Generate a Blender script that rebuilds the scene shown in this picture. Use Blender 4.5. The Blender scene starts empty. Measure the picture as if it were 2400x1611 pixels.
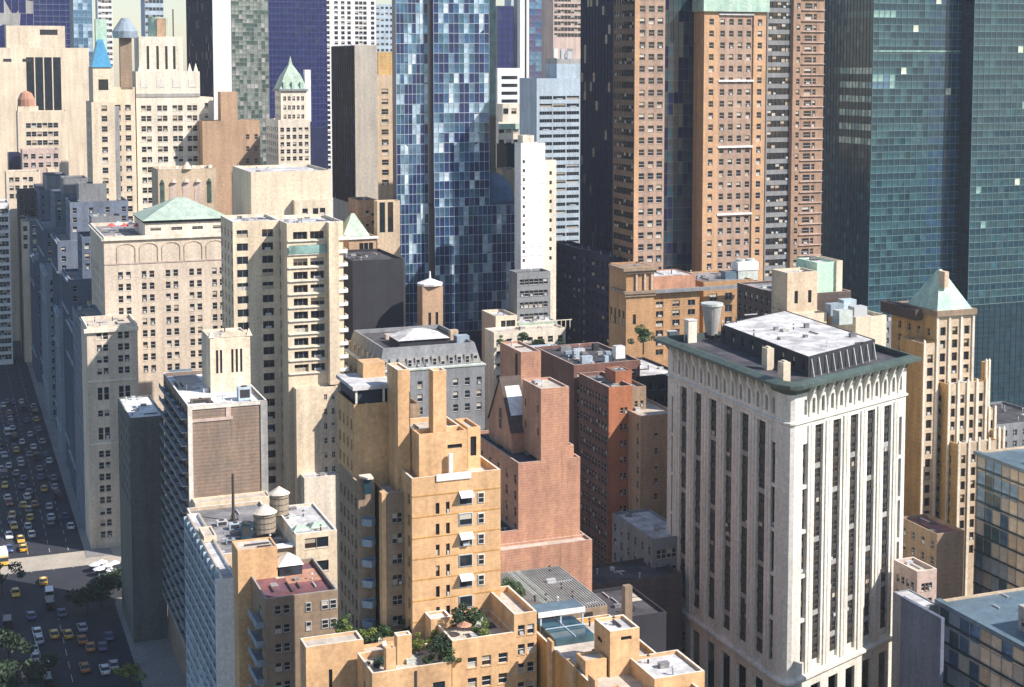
import bpy, math, random
from mathutils import Vector, Matrix
RN = random.Random(11)
SC = bpy.context.scene
COL = SC.collection
# ---------------------------------------------------------------- camera, sky, sun, exposure
F, CX, CY, HC, PITCH = 3513.0, 1200.0, 426.0, 155.0, math.radians(4.5)
cam = bpy.data.cameras.new("camera"); cam.sensor_width = 36; cam.sensor_fit = 'HORIZONTAL'
cam.lens = F / 2400 * 36; cam.shift_y = -(805.5 - CY) / 2400; cam.clip_start = 1; cam.clip_end = 20000
co = bpy.data.objects.new("camera", cam); COL.objects.link(co)
co.location = (0, 0, HC); co.rotation_euler = (math.radians(90) - PITCH, 0, 0); SC.camera = co
SUN = Vector((0.684, -0.30, 0.66)).normalized()
wd = bpy.data.worlds.new("World"); SC.world = wd; wd.use_nodes = True
nt = wd.node_tree; bg = nt.nodes['Background']
sky = nt.nodes.new('ShaderNodeTexSky'); sky.sky_type = 'NISHITA'; sky.sun_disc = False
sky.sun_elevation = math.asin(SUN.z); sky.sun_rotation = math.atan2(SUN.x, SUN.y)
sky.air_density = 1.2; sky.dust_density = 0.3; sky.ozone_density = 2.5
nt.links.new(sky.outputs[0], bg.inputs[0]); bg.inputs[1].default_value = 0.102
sl = bpy.data.lights.new("sun", 'SUN'); sl.energy = 4.9; sl.angle = math.radians(0.5); sl.color = (1.0, 0.92, 0.845)
so = bpy.data.objects.new("sun", sl); COL.objects.link(so)
so.rotation_euler = (-SUN).to_track_quat('-Z', 'Y').to_euler(); so.location = (300, -100, 400)
vs = SC.view_settings; vs.view_transform = 'Standard'; vs.look = 'None'; vs.exposure = 0.58; vs.gamma = 1.0
SC.cycles.max_bounces = 6; SC.cycles.diffuse_bounces = 2; SC.cycles.glossy_bounces = 3
# ---------------------------------------------------------------- projection helpers
GR = math.radians(21.0)
cp, sp = math.cos(PITCH), math.sin(PITCH)
def proj(x, y, z):
    d = y * cp - (z - HC) * sp; u = y * sp + (z - HC) * cp
    return CX + F * x / d, CY - F * u / d, d
def zrow(py, y):
    m = -(py - CY) / F
    return HC + y * (m * cp - sp) / (cp + m * sp)
def at(px, py, D):
    z = zrow(py, D); d = D * cp - (z - HC) * sp
    return (px - CX) / F * d, z
def ground(px, py, z=0.0):
    m = -(py - CY) / F
    D = (z - HC) * (cp + m * sp) / (m * cp - sp)
    d = D * cp - (z - HC) * sp
    return (px - CX) / F * d, D
# ---------------------------------------------------------------- materials
MATS = {}
def newmat(name):
    m = bpy.data.materials.new(name); m.use_nodes = True
    return m, m.node_tree, m.node_tree.nodes['Principled BSDF']
def wall_mat(name, col, var=0.14, rough=0.85, lines=0.0, lscale=3.0, streak=0.16, patch=None, pscale=0.09):
    var += .04; streak += .02
    m, t, b = newmat(name); N = t.nodes.new; L = t.links.new
    tc = N('ShaderNodeTexCoord')
    n1 = N('ShaderNodeTexNoise'); n1.inputs['Scale'].default_value = pscale; n1.inputs['Detail'].default_value = 5; n1.inputs['Roughness'].default_value = .62
    L(tc.outputs['Object'], n1.inputs['Vector'])
    mp = N('ShaderNodeMapping'); mp.inputs['Scale'].default_value = (.42, .42, 0.035); L(tc.outputs['Object'], mp.inputs['Vector'])
    n2 = N('ShaderNodeTexNoise'); n2.inputs['Scale'].default_value = 1.0; n2.inputs['Detail'].default_value = 4
    L(mp.outputs[0], n2.inputs['Vector'])
    n3 = N('ShaderNodeTexNoise'); n3.inputs['Scale'].default_value = 1.1; n3.inputs['Detail'].default_value = 6; n3.inputs['Roughness'].default_value = .75
    L(tc.outputs['Object'], n3.inputs['Vector'])
    def mr(src, amp):
        r = N('ShaderNodeMapRange'); r.inputs['From Min'].default_value = .3; r.inputs['From Max'].default_value = .7
        r.inputs['To Min'].default_value = 1 - amp; r.inputs['To Max'].default_value = 1 + amp * .8
        L(src, r.inputs['Value']); return r.outputs[0]
    def mul(a, c):
        q = N('ShaderNodeMath'); q.operation = 'MULTIPLY'; L(a, q.inputs[0]); L(c, q.inputs[1]); return q.outputs[0]
    f = mul(mul(mr(n1.outputs[0], var), mr(n2.outputs[0], streak)), mr(n3.outputs[0], .26))
    if lines:
        w = N('ShaderNodeTexWave'); w.wave_type = 'BANDS'; w.bands_direction = 'Z'; w.inputs['Scale'].default_value = lscale / 6.283 * .5
        w.inputs['Distortion'].default_value = .6; w.inputs['Detail'].default_value = 1; w.inputs['Detail Scale'].default_value = .6
        L(tc.outputs['Object'], w.inputs['Vector'])
        r = N('ShaderNodeMapRange'); r.inputs['To Min'].default_value = 1 - lines; r.inputs['To Max'].default_value = 1 + lines * .4
        L(w.outputs[1], r.inputs['Value']); f = mul(f, r.outputs[0])
    # soot: sparse dark runs and blotches with a shape of their own
    mp2 = N('ShaderNodeMapping'); mp2.inputs['Scale'].default_value = (.9, .9, .09); L(tc.outputs['Object'], mp2.inputs['Vector'])
    n5 = N('ShaderNodeTexNoise'); n5.inputs['Scale'].default_value = .9; n5.inputs['Detail'].default_value = 6; n5.inputs['Roughness'].default_value = .7; L(mp2.outputs[0], n5.inputs['Vector'])
    r5 = N('ShaderNodeMapRange'); r5.inputs['From Min'].default_value = .56; r5.inputs['From Max'].default_value = .72; r5.inputs['To Min'].default_value = 1.0; r5.inputs['To Max'].default_value = .66 if (col[0] < .6 and col[2] < .3) else .84; L(n5.outputs[0], r5.inputs['Value'])
    f = mul(f, r5.outputs[0])
    base = None
    if patch:
        mx = N('ShaderNodeMix'); mx.data_type = 'RGBA'; mx.inputs[6].default_value = (*col, 1); mx.inputs[7].default_value = (*patch, 1)
        r = N('ShaderNodeMapRange'); r.inputs['From Min'].default_value = .42; r.inputs['From Max'].default_value = .6
        n4 = N('ShaderNodeTexNoise'); n4.inputs['Scale'].default_value = .22; n4.inputs['Detail'].default_value = 4; L(tc.outputs['Object'], n4.inputs['Vector'])
        L(n4.outputs[0], r.inputs['Value']); L(r.outputs[0], mx.inputs[0]); base = mx.outputs[2]
    vm = N('ShaderNodeVectorMath'); vm.operation = 'SCALE'
    if base: L(base, vm.inputs[0])
    else: vm.inputs[0].default_value = col
    L(f, vm.inputs['Scale']); L(vm.outputs[0], b.inputs['Base Color'])
    b.inputs['Roughness'].default_value = rough
    bp = N('ShaderNodeBump'); bp.inputs['Strength'].default_value = .25; bp.inputs['Distance'].default_value = .06
    L(n3.outputs[0], bp.inputs['Height']); L(bp.outputs[0], b.inputs['Normal'])
    MATS[name] = m; return m
def glass_mat(name, col, rough=.08, metal=0.0, spec=.6):
    m, t, b = newmat(name)
    tc = t.nodes.new('ShaderNodeTexCoord'); n = t.nodes.new('ShaderNodeTexNoise'); n.inputs['Scale'].default_value = .35; n.inputs['Detail'].default_value = 3
    t.links.new(tc.outputs['Object'], n.inputs['Vector'])
    r = t.nodes.new('ShaderNodeMapRange'); r.inputs['From Min'].default_value = .3; r.inputs['From Max'].default_value = .7; r.inputs['To Min'].default_value = .6; r.inputs['To Max'].default_value = 1.4
    t.links.new(n.outputs[0], r.inputs['Value'])
    vm = t.nodes.new('ShaderNodeVectorMath'); vm.operation = 'SCALE'; vm.inputs[0].default_value = col
    t.links.new(r.outputs[0], vm.inputs['Scale']); t.links.new(vm.outputs[0], b.inputs['Base Color'])
    b.inputs['Roughness'].default_value = rough; b.inputs['Metallic'].default_value = metal; b.inputs['Specular IOR Level'].default_value = spec
    MATS[name] = m; return m
def plain(name, col, rough=.6, metal=0.0):
    m, t, b = newmat(name); b.inputs['Base Color'].default_value = (*col, 1); b.inputs['Roughness'].default_value = rough; b.inputs['Metallic'].default_value = metal
    MATS[name] = m; return m
WM = wall_mat
WM('white_stone', (.70, .675, .60), .07, streak=.12); WM('limestone', (.65, .545, .43), .07, lines=.05, lscale=9)
WM('cream', (.72, .60, .45), .07); WM('pale_cream', (.76, .68, .56), .06); WM('cream_brick', (.74, .61, .44), .06, lines=.05, lscale=10)
WM('orange_brick', (.63, .388, .20), .09, lines=.07, lscale=11, patch=(.67, .415, .215)); WM('deep_orange', (.56, .30, .09), .16, streak=.2)
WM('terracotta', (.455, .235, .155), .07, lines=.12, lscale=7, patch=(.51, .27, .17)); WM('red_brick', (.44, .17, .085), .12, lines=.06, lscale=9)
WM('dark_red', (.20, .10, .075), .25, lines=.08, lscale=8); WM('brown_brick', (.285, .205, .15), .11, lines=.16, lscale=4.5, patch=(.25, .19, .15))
WM('tan_brick', (.50, .33, .21), .1, lines=.07, lscale=5); WM('gold_brick', (.56, .37, .16), .12, lines=.04); WM('brown', (.31, .225, .155), .12, lines=.05)
WM('tan_stone', (.56, .44, .31), .12); WM('slate_stone', (.24, .25, .26), .14); WM('grey_stone', (.36, .35, .33), .1); WM('slab_grey', (.12, .125, .117), .07)
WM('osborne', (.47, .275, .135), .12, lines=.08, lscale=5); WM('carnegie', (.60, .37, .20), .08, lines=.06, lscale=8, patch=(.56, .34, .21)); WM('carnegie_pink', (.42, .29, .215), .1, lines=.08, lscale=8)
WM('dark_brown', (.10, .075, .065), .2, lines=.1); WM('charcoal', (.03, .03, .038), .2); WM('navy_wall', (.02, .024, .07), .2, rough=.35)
WM('copper', (.40, .58, .48), .12, patch=(.48, .62, .50)); WM('mint', (.50, .70, .55), .05, streak=.06); WM('pale_copper', (.40, .50, .41), .1)
WM('green_metal', (.07, .10, .085), .15, rough=.5); WM('pale_metal', (.52, .56, .52), .1, rough=.5)
WM('roof_white', (.64, .63, .62), .14, patch=(.45, .44, .44), pscale=.2); WM('roof_grey', (.30, .29, .29), .3, patch=(.20, .20, .21)); WM('roof_dark', (.045, .045, .055), .3, patch=(.085, .08, .09))
WM('roof_tan', (.55, .48, .40), .2); WM('roof_red', (.22, .085, .085), .25, patch=(.15, .075, .10)); WM('roof_blue', (.12, .18, .225), .2, rough=.4)
WM('blue_tile', (.04, .25, .44), .15, rough=.4); WM('wood_tank', (.34, .28, .21), .2, lines=.2, lscale=12); WM('tank_cap', (.66, .59, .50), .1)
WM('asphalt', (.034, .037, .047), .2, streak=0, patch=(.027, .030, .040)); WM('pavement', (.26, .25, .24), .15, streak=0); WM('paint_white', (.42, .42, .41), .2, streak=0)
WM('ribbed', (.29, .27, .26), .12, patch=(.24, .23, .225)); WM('band_stone', (.70, .66, .58), .08); WM('grey_blue', (.28, .34, .40), .08); WM('pink_stone', (.56, .43, .37), .1)
WM('roof_bright', (.78, .77, .75), .08, patch=(.66, .65, .64), pscale=.2); WM('sunlit_paving', (.44, .39, .32), .12, streak=0); WM('carnegie_brown', (.36, .235, .16), .1, lines=.08, lscale=8); WM('slab_beige', (.50, .455, .39), .06); WM('flank_brown', (.19, .125, .085), .12, lines=.08); WM('dusk_blue', (.115, .15, .21), .12); WM('street_slate', (.15, .18, .24), .18); WM('grey_brown', (.30, .235, .18), .1, lines=.06); WM('pale_blue', (.44, .53, .60), .08); WM('bright_white', (.80, .79, .77), .04, streak=.05)
plain('frame_white', (.62, .60, .56)); plain('frame_dark', (.05, .045, .04)); plain('frame_bronze', (.14, .10, .07)); plain('frame_grey', (.30, .32, .33)); plain('frame_teal', (.16, .27, .275)); plain('frame_blue', (.44, .53, .60), .4)
plain('blind', (.50, .46, .40)); plain('blind_warm', (.42, .35, .26)); plain('ac_grey', (.48, .49, .50), .5); plain('ac_dark', (.03, .03, .035), .7)
plain('steel', (.42, .43, .44), .35, .7); plain('dark_steel', (.06, .05, .045), .6); plain('tarp_red', (.55, .10, .09), .8); plain('tarp_white', (.74, .72, .70), .8); plain('tarp_blue', (.06, .14, .26), .5)
glass_mat('glass', (.018, .024, .032), .06, 0, .5); glass_mat('glass_warm', (.05, .035, .025), .1); glass_mat('glass_brown', (.022, .014, .020), .55, 0, .05)
glass_mat('glass_navy', (.022, .026, .105), .2, 0, .2); glass_mat('glass_teal', (.036, .098, .118), .12, 0, .5); glass_mat('glass_tealdk', (.018, .05, .068), .1, 0, .4); glass_mat('glass_tealblue', (.026, .07, .125), .12, 0, .5); glass_mat('glass_mint', (.22, .36, .33), .25)
glass_mat('glass_lit', (.62, .68, .52), .4); glass_mat('pb_navy', (.018, .032, .10), .1, 0, .35); glass_mat('pb_mid', (.045, .11, .25), .1, .5); glass_mat('pb_steel', (.13, .24, .38), .15, .6); glass_mat('pb_pale', (.36, .48, .58), .25, .2)
glass_mat('pb_white', (.52, .60, .65), .35); glass_mat('pb_teal', (.045, .13, .21), .1, .4); glass_mat('pb_violet', (.09, .09, .19), .1, .4); glass_mat('glass_green', (.24, .27, .235), .2, .2); glass_mat('glass_green_dk', (.08, .12, .10), .2, .2)
glass_mat('glass_navyflat', (.013, .018, .05), .5, 0, .06); glass_mat('glass_sky', (.40, .58, .72), .2, .3); glass_mat('pool', (.035, .085, .11), .1); glass_mat('glass_slateteal', (.018, .052, .072), .14, 0, .45); glass_mat('glass_greygreen', (.04, .085, .098), .14, 0, .45); glass_mat('glass_slate', (.03, .04, .055), .1, 0, .4)
def M(k): return MATS[k]
# ---------------------------------------------------------------- mesh builder
class MB:
    def __init__(s): s.v = []; s.f = []; s.m = []
    def poly(s, pts, mi=0):
        i = len(s.v); s.v += [tuple(p) for p in pts]; s.f.append(tuple(range(i, i + len(pts)))); s.m.append(mi)
    def box(s, x0, x1, y0, y1, z0, z1, mi=0, back=True):
        a = [(x0, y0), (x1, y0), (x1, y1), (x0, y1)]
        s.prism(a, z0, z1, mi, back=back)
    def prism(s, a, z0, z1, mi=0, tmi=None, back=True, bottom=True):
        n = len(a)
        for i in range(n):
            if not back and i == 2: continue
            p, q = a[i], a[(i + 1) % n]
            s.poly([(p[0], p[1], z0), (q[0], q[1], z0), (q[0], q[1], z1), (p[0], p[1], z1)], mi)
        s.poly([(p[0], p[1], z1) for p in a], mi if tmi is None else tmi)
        if bottom: s.poly([(p[0], p[1], z0) for p in reversed(a)], mi)
    def loft(s, a, za, b, zb, mi=0, cap=False):
        n = len(a)
        for i in range(n):
            j = (i + 1) % n
            s.poly([(*a[i], za), (*a[j], za), (*b[j], zb), (*b[i], zb)], mi)
        if cap: s.poly([(*p, zb) for p in b], mi)
    def cyl(s, cx, cy, z0, z1, r0, r1=None, n=14, mi=0, cap=True):
        r1 = r0 if r1 is None else r1
        A = [(cx + r0 * math.cos(2 * math.pi * i / n), cy + r0 * math.sin(2 * math.pi * i / n)) for i in range(n)]
        if r1 < 1e-3:
            for i in range(n): s.poly([(*A[i], z0), (*A[(i + 1) % n], z0), (cx, cy, z1)], mi)
            return
        Bq = [(cx + r1 * math.cos(2 * math.pi * i / n), cy + r1 * math.sin(2 * math.pi * i / n)) for i in range(n)]
        s.loft(A, z0, Bq, z1, mi, cap)
    def pyramid(s, x0, x1, y0, y1, z0, z1, mi=0, k=0.0, ax=None):
        a = [(x0, y0), (x1, y0), (x1, y1), (x0, y1)]; cx, cy = (x0 + x1) / 2, (y0 + y1) / 2
        if ax == 'x': hx, hy = max((x1 - x0) - (y1 - y0), .1) / 2, .05
        else: hx, hy = k * (x1 - x0) / 2 + .02, k * (y1 - y0) / 2 + .02
        b = [(cx - hx, cy - hy), (cx + hx, cy - hy), (cx + hx, cy + hy), (cx - hx, cy + hy)]
        s.loft(a, z0, b, z1, mi, True)
    def bar(s, p, q, r, mi=0):
        p, q = Vector(p), Vector(q); d = (q - p).normalized()
        a = d.cross(Vector((0, 0, 1))); a = Vector((1, 0, 0)) if a.length < 1e-3 else a.normalized(); b = d.cross(a).normalized()
        o = [a * r + b * r, -a * r + b * r, -a * r - b * r, a * r - b * r]
        for i in range(4):
            s.poly([p + o[i], p + o[(i + 1) % 4], q + o[(i + 1) % 4], q + o[i]], mi)
        s.poly([p + k for k in reversed(o)], mi); s.poly([q + k for k in o], mi)
    def mesh(s, name, mats):
        me = bpy.data.meshes.new(name); me.from_pydata(s.v, [], s.f)
        for k in mats: me.materials.append(MATS[k])
        if len(mats) > 1: me.polygons.foreach_set('material_index', s.m)
        me.update(); return me
def offset(poly, d):
    n = len(poly); out = []
    for i in range(n):
        p0, p, p1 = Vector(poly[i - 1]), Vector(poly[i]), Vector(poly[(i + 1) % n])
        u0 = (p - p0).normalized(); u1 = (p1 - p).normalized()
        n0 = Vector((u0.y, -u0.x)); n1 = Vector((u1.y, -u1.x)); c = 1 + n0.dot(n1)
        out.append(tuple(p + (n0 + n1) * (d / max(c, .25))))
    return out
def link(o, parent=None):
    COL.objects.link(o)
    if parent: o.parent = parent
    return o
def part(name, mb, mats, parent, loc=(0, 0, 0), rz=0.0, stuff=False):
    me = mb if isinstance(mb, bpy.types.Mesh) else mb.mesh(name, mats)
    o = bpy.data.objects.new(name, me); o.location = loc; o.rotation_euler = (0, 0, rz); link(o, parent)
    if stuff: o['kind'] = 'stuff'
    return o
def thing(name, label, cat, loc, rz=0.0, group=None):
    o = bpy.data.objects.new(name, None); o.empty_display_size = 1; o.location = loc; o.rotation_euler = (0, 0, rz); link(o)
    o['label'] = label; o['category'] = cat
    if group: o['group'] = group
    return o
def tag(o, label, cat, group=None):
    o['label'] = label; o['category'] = cat
    if group: o['group'] = group
    return o
# ---------------------------------------------------------------- windows
WCACHE = {}
PANES = [('glass', 'glass'), ('glass', 'glass'), ('blind', 'glass'), ('glass_warm', 'glass'), ('blind_warm', 'glass_warm'), ('glass', 'blind'), ('blind', 'blind'), ('glass', 'glass'), ('glass', 'blind_warm')]
def window_mesh(w, h, style, var):
    k = (round(w, 2), round(h, 2), style, var)
    if k in WCACHE: return WCACHE[k]
    mb = MB(); up, lo = PANES[var]
    fm = {'sash': 'frame_white', 'dark': 'frame_dark', 'bronze': 'frame_bronze', 'wide': 'frame_grey', 'slot': 'frame_dark'}[style]
    t = min(.09, w * .07); hw = w / 2
    mb.poly([(-hw, 0, 0), (hw, 0, 0), (hw, 0, h * .5), (-hw, 0, h * .5)], 1)
    mb.poly([(-hw, 0, h * .5), (hw, 0, h * .5), (hw, 0, h), (-hw, 0, h)], 2)
    def b(x0, x1, z0, z1, d=.08): mb.box(x0, x1, -d, .0, z0, z1, 0, back=False)
    b(-hw, -hw + t, 0, h); b(hw - t, hw, 0, h); b(-hw + t, hw - t, 0, t); b(-hw + t, hw - t, h - t, h)
    if style in ('sash', 'bronze'): b(-hw + t, hw - t, h * .5 - t / 2, h * .5 + t / 2, .1)
    if var == 7: mb.box(-hw * .5, hw * .5, -.42, -.09, t, h * .34, 3)
    if style == 'wide':
        n = max(1, int(w / 1.3))
        for i in range(1, n): x = -hw + w * i / n; b(x - .04, x + .04, t, h - t)
    me = mb.mesh('window', [fm, lo, up, 'ac_grey']); WCACHE[k] = me; return me
def W(n, w, h, fl, top=2.4, m0=1.8, m1=1.8, pair=0.0, lo=None, style='sash', rows=None, sill=True, solo=True):
    return dict(n=n, w=w, h=h, fl=fl, top=top, m0=m0, m1=m1, pair=pair, lo=lo, style=style, rows=rows, sill=sill, solo=solo)
def panel(mb, o, u, L, z0, z1, cols, rows, dep, mi=0):
    n = (u[1], -u[0])
    def P(a, z, d=0.0): return (o[0] + u[0] * a - n[0] * d, o[1] + u[1] * a - n[1] * d, z)
    def q(a0, a1, b0, b1):
        if a1 - a0 > 1e-4 and b1 - b0 > 1e-4: mb.poly([P(a0, b0), P(a1, b0), P(a1, b1), P(a0, b1)], mi)
    zc = z0
    for (b0, b1) in rows:
        q(0, L, zc, b0); ac = 0.0
        for (a0, a1) in cols:
            q(ac, a0, b0, b1); ac = a1
            mb.poly([P(a0, b0), P(a1, b0), P(a1, b0, dep), P(a0, b0, dep)], mi); mb.poly([P(a0, b1, dep), P(a1, b1, dep), P(a1, b1), P(a0, b1)], mi)
            mb.poly([P(a0, b0), P(a0, b0, dep), P(a0, b1, dep), P(a0, b1)], mi); mb.poly([P(a1, b0, dep), P(a1, b0), P(a1, b1), P(a1, b1, dep)], mi)
        q(ac, L, b0, b1); zc = b1
    q(0, L, zc, z1)
class B:
    def __init__(s, name, label, cat, px, py, D, rot=GR, group=None):
        X, z = at(px, py, D); s.o = (X, D); s.zt = z; s.r = rot
        s.ex = (math.cos(rot), math.sin(rot)); s.ey = (-math.sin(rot), math.cos(rot))
        s.e = thing(name, label, cat, (X, D, 0), rot, group); s.wins = []; s.panes = []
    def w(s, x, y): return s.o[0] + x * s.ex[0] + y * s.ey[0], s.o[1] + x * s.ex[1] + y * s.ey[1]
    def X(s, px, y=0.0, z=None):
        z = s.zt if z is None else z; k = (px - CX) / F
        return (s.o[0] + y * s.ey[0] - k * ((s.o[1] + y * s.ey[1]) * cp - (z - HC) * sp)) / (k * s.ex[1] * cp - s.ex[0])
    def Y(s, px, x=0.0, z=None):
        z = s.zt if z is None else z; k = (px - CX) / F
        return (s.o[0] + x * s.ex[0] - k * ((s.o[1] + x * s.ex[1]) * cp - (z - HC) * sp)) / (k * s.ey[1] * cp - s.ey[0])
    def Z(s, py, x=0.0, y=0.0): return zrow(py, s.w(x, y)[1])
    def C(s, px, py, y):
        z = s.zt
        for _ in range(3): x = s.X(px, y, z); z = s.Z(py, x, y)
        return x, z
    def loc(s, px, py, z):   # local x, y of the picture point (px, py) lying at height z
        X, Y = ground(px, py, z); dx, dy = X - s.o[0], Y - s.o[1]
        return dx * s.ex[0] + dy * s.ex[1], dx * s.ey[0] + dy * s.ey[1]
    def pvol(s, poly, z0, z1, wall, specs=None, roof='roof_grey', par=.9, dep=.28, name='wall', roofname='roof', cope=None, th=.35, fmat=None):
        specs = specs or {}; mb = MB(); mb_all = mb; n = len(poly)
        for i in range(n):
            p, q = poly[i], poly[(i + 1) % n]; L = math.hypot(q[0] - p[0], q[1] - p[1]); u = ((q[0] - p[0]) / L, (q[1] - p[1]) / L)
            sp_ = specs.get(i)
            mb = MB() if (fmat and i == 0) else mb_all
            if fmat and i == 1: part(name, mb_f, [fmat], s.e)
            if fmat and i == 0: mb_f = mb
            if not sp_: panel(mb, p, u, L, z0, z1, [], [], 0); continue
            for S in (sp_ if isinstance(sp_, list) else [sp_]):
                s.face(mb, p, u, L, z0, z1, S, dep)
        mb = mb_all
        if par > 0:
            inn = offset(poly, -th)
            for i in range(n):
                j = (i + 1) % n
                mb.poly([(*poly[i], z1), (*poly[j], z1), (*inn[j], z1), (*inn[i], z1)], 1 if cope else 0)
                mb.poly([(*inn[j], z1 - par), (*inn[i], z1 - par), (*inn[i], z1), (*inn[j], z1)])
        else: inn = poly
        o = part(name, mb, [wall] + ([cope] if cope else []), s.e)
        if roof:
            r = MB(); r.poly([(*p, z1 - par) for p in inn]); r.poly([(*p, z1 - par - .2) for p in reversed(inn)])
            part(roofname, r, [roof], s.e); s.clutter(inn, z1 - par)
        return o
    def clutter(s, poly, z):
        xs = [p[0] for p in poly]; ys = [p[1] for p in poly]; x0, x1, y0, y1 = min(xs) + .6, max(xs) - .6, min(ys) + .6, max(ys) - .6
        if s.o[1] > 620 or (x1 - x0) < 3 or (y1 - y0) < 3: return
        rn = random.Random(int(abs(x0 * 31 + z * 17 + s.o[0]) * 10)); n = min(14, int((x1 - x0) * (y1 - y0) / 26) + 2)
        for k in range(n):
            x, y = rn.uniform(x0, x1 - 1.2), rn.uniform(y0, y1 - 1.2); q = rn.random(); mb = MB()
            if q < .3: mb.cyl(x + .4, y + .4, z, z + rn.uniform(.5, 1.3), .16, .16, 7); mb.cyl(x + .4, y + .4, z + 1.2, z + 1.5, .32, .1, 7); part('vent_pipe', mb, [rn.choice(['ac_grey', 'dark_steel'])], s.e)
            elif q < .55: w, d, h = rn.uniform(.7, 1.8), rn.uniform(.7, 1.4), rn.uniform(.4, 1.1); mb.box(x, min(x + w, x1), y, y + d, z, z + h); mb.box(x - .08, min(x + w, x1) + .08, y - .08, y + d + .08, z + h, z + h + .08); part('roof_vent', mb, [rn.choice(['ac_grey', 'roof_grey', 'grey_stone', 'pale_metal'])], s.e)
            elif q < .8:
                l = rn.uniform(2, 6); 
                if rn.random() < .5: mb.bar((x, y, z + .25), (min(x + l, x1), y, z + .25), .12)
                else: mb.bar((x, y, z + .25), (x, min(y + l, y1), z + .25), .12)
                part('pipe_run', mb, [rn.choice(['dark_steel', 'ac_grey'])], s.e)
            else: w, d = rn.uniform(1.5, 4), rn.uniform(1, 3); mb.prism([(x, y), (min(x + w, x1), y), (min(x + w * .9, x1), min(y + d, y1)), (x + .2, min(y + d, y1))], z + .004, z + .03 + .005 * k, 0, bottom=False); part('roof_patch', mb, [rn.choice(['roof_grey', 'roof_dark', 'roof_white', 'roof_tan'])], s.e)
    def face(s, mb, p, u, L, z0, z1, S, dep):
        if S['rows'] is not None: rows = sorted(S['rows'])
        else:
            lo = z0 + 1.0 if S['lo'] is None else max(z0 + 1.0, s.Z(S['lo'])); rows = []; zz = z1 - S['top']
            while zz - S['h'] > lo: rows.append((zz - S['h'], zz)); zz -= S['fl']
            rows.sort()
        w, n = S['w'] * (1.2 if s.o[1] > 430 and S['w'] < 3 else 1.08 if S['w'] < 2.6 else 1), S['n']
        if isinstance(n, (list, tuple)): cs = [c * L for c in n]
        elif n == 1: cs = [(S['m0'] + L - S['m1']) / 2]
        else: cs = [S['m0'] + (L - S['m0'] - S['m1']) * i / (n - 1) for i in range(n)]
        cols = []
        for c in cs:
            if S['pair']: cols += [(c - S['pair'] / 2 - w / 2, c - S['pair'] / 2 + w / 2), (c + S['pair'] / 2 - w / 2, c + S['pair'] / 2 + w / 2)]
            else: cols.append((c - w / 2, c + w / 2))
        cols = [c for c in sorted(cols) if c[0] > .05 and c[1] < L - .05]
        panel(mb, p, u, L, z0, z1, cols, rows, dep)
        nn = (u[1], -u[0]); ang = math.atan2(u[1], u[0])
        for (b0, b1) in rows:
            for (a0, a1) in cols:
                c = (a0 + a1) / 2
                s.wins.append((p[0] + u[0] * c - nn[0] * dep, p[1] + u[1] * c - nn[1] * dep, b0, ang, a1 - a0, b1 - b0, S['style'], S['solo']))
                if S['sill']:
                    q0 = a0 - .12; q1 = a1 + .12
                    A = [(p[0] + u[0] * t + nn[0] * d, p[1] + u[1] * t + nn[1] * d) for t, d in ((q0, .1), (q1, .1), (q1, -.05), (q0, -.05))]
                    mb.prism(A, b0 - .16, b0 - .003, 0, bottom=False, back=False)
    def vol(s, x0, x1, y0, y1, z0, z1, wall, front=None, side=None, right=None, **k):
        sp_ = {}
        if front: sp_[0] = front
        if side: sp_[3] = side
        if right: sp_[1] = right
        return s.pvol([(x0, y0), (x1, y0), (x1, y1), (x0, y1)], z0, z1, wall, sp_, **k)
    def tier(s, px, py, pxr, y0, dep, z0, wall, left=None, **k):
        x0, z = s.C(px, py, y0); x1 = s.X(pxr, y0, z)
        y1 = s.Y(left, x0, z) if left is not None else y0 + dep
        s.vol(x0, x1, y0, y1, z0, z, wall, **k); return x0, x1, y0, y1, z
    def box(s, name, x0, x1, y0, y1, z0, z1, mat):
        mb = MB(); mb.box(x0, x1, y0, y1, z0, z1); return part(name, mb, [mat], s.e)
    def curtain(s, p, u, L, z0, z1, nx, nz, mats, bar='frame_blue', bw=.12, pick=None, dep=.12, tilt=.35, rows_h=None, bd=.18):
        """panes of glass in a grid of mullions on the wall line p -> p + u L"""
        nn = (u[1], -u[0]); pw = L / nx; ph = (z1 - z0) / nz; ang = math.atan2(u[1], u[0]); mb = MB()
        for i in range(nx + 1):
            v_ = bw * .3; a = min(max(pw * i, v_), L - v_); A = [(p[0] + u[0] * t + nn[0] * d, p[1] + u[1] * t + nn[1] * d) for t, d in ((a - v_, bd), (a + v_, bd), (a + v_, 0.004), (a - v_, 0.004))]
            mb.prism(A, z0, z1, 0, back=False, bottom=False)
        for k in range(nz + 1):
            z = z0 + ph * k; A = [(p[0] + u[0] * t + nn[0] * d, p[1] + u[1] * t + nn[1] * d) for t, d in ((0, bd * .7), (L, bd * .7), (L, 0.004), (0, 0.004))]
            mb.prism(A, z - bw / 2, z + bw / 2, 0, back=False)
        part('mullion_grid', mb, [bar], s.e, stuff=True)
        tot = sum(x for _, x in mats)
        for k in range(nz):
            for i in range(nx):
                if pick: mk = pick(i, k)
                else: mk = None
                if mk is None:
                    r = RN.random() * tot
                    for mk, x in mats:
                        r -= x
                        if r <= 0: break
                c = pw * (i + .5); z = z0 + ph * (k + .5)
                s.panes.append((p[0] + u[0] * c + nn[0] * .03, p[1] + u[1] * c + nn[1] * .03, z, ang, pw - bw * .5, ph - bw * .5, mk, tilt))
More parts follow.
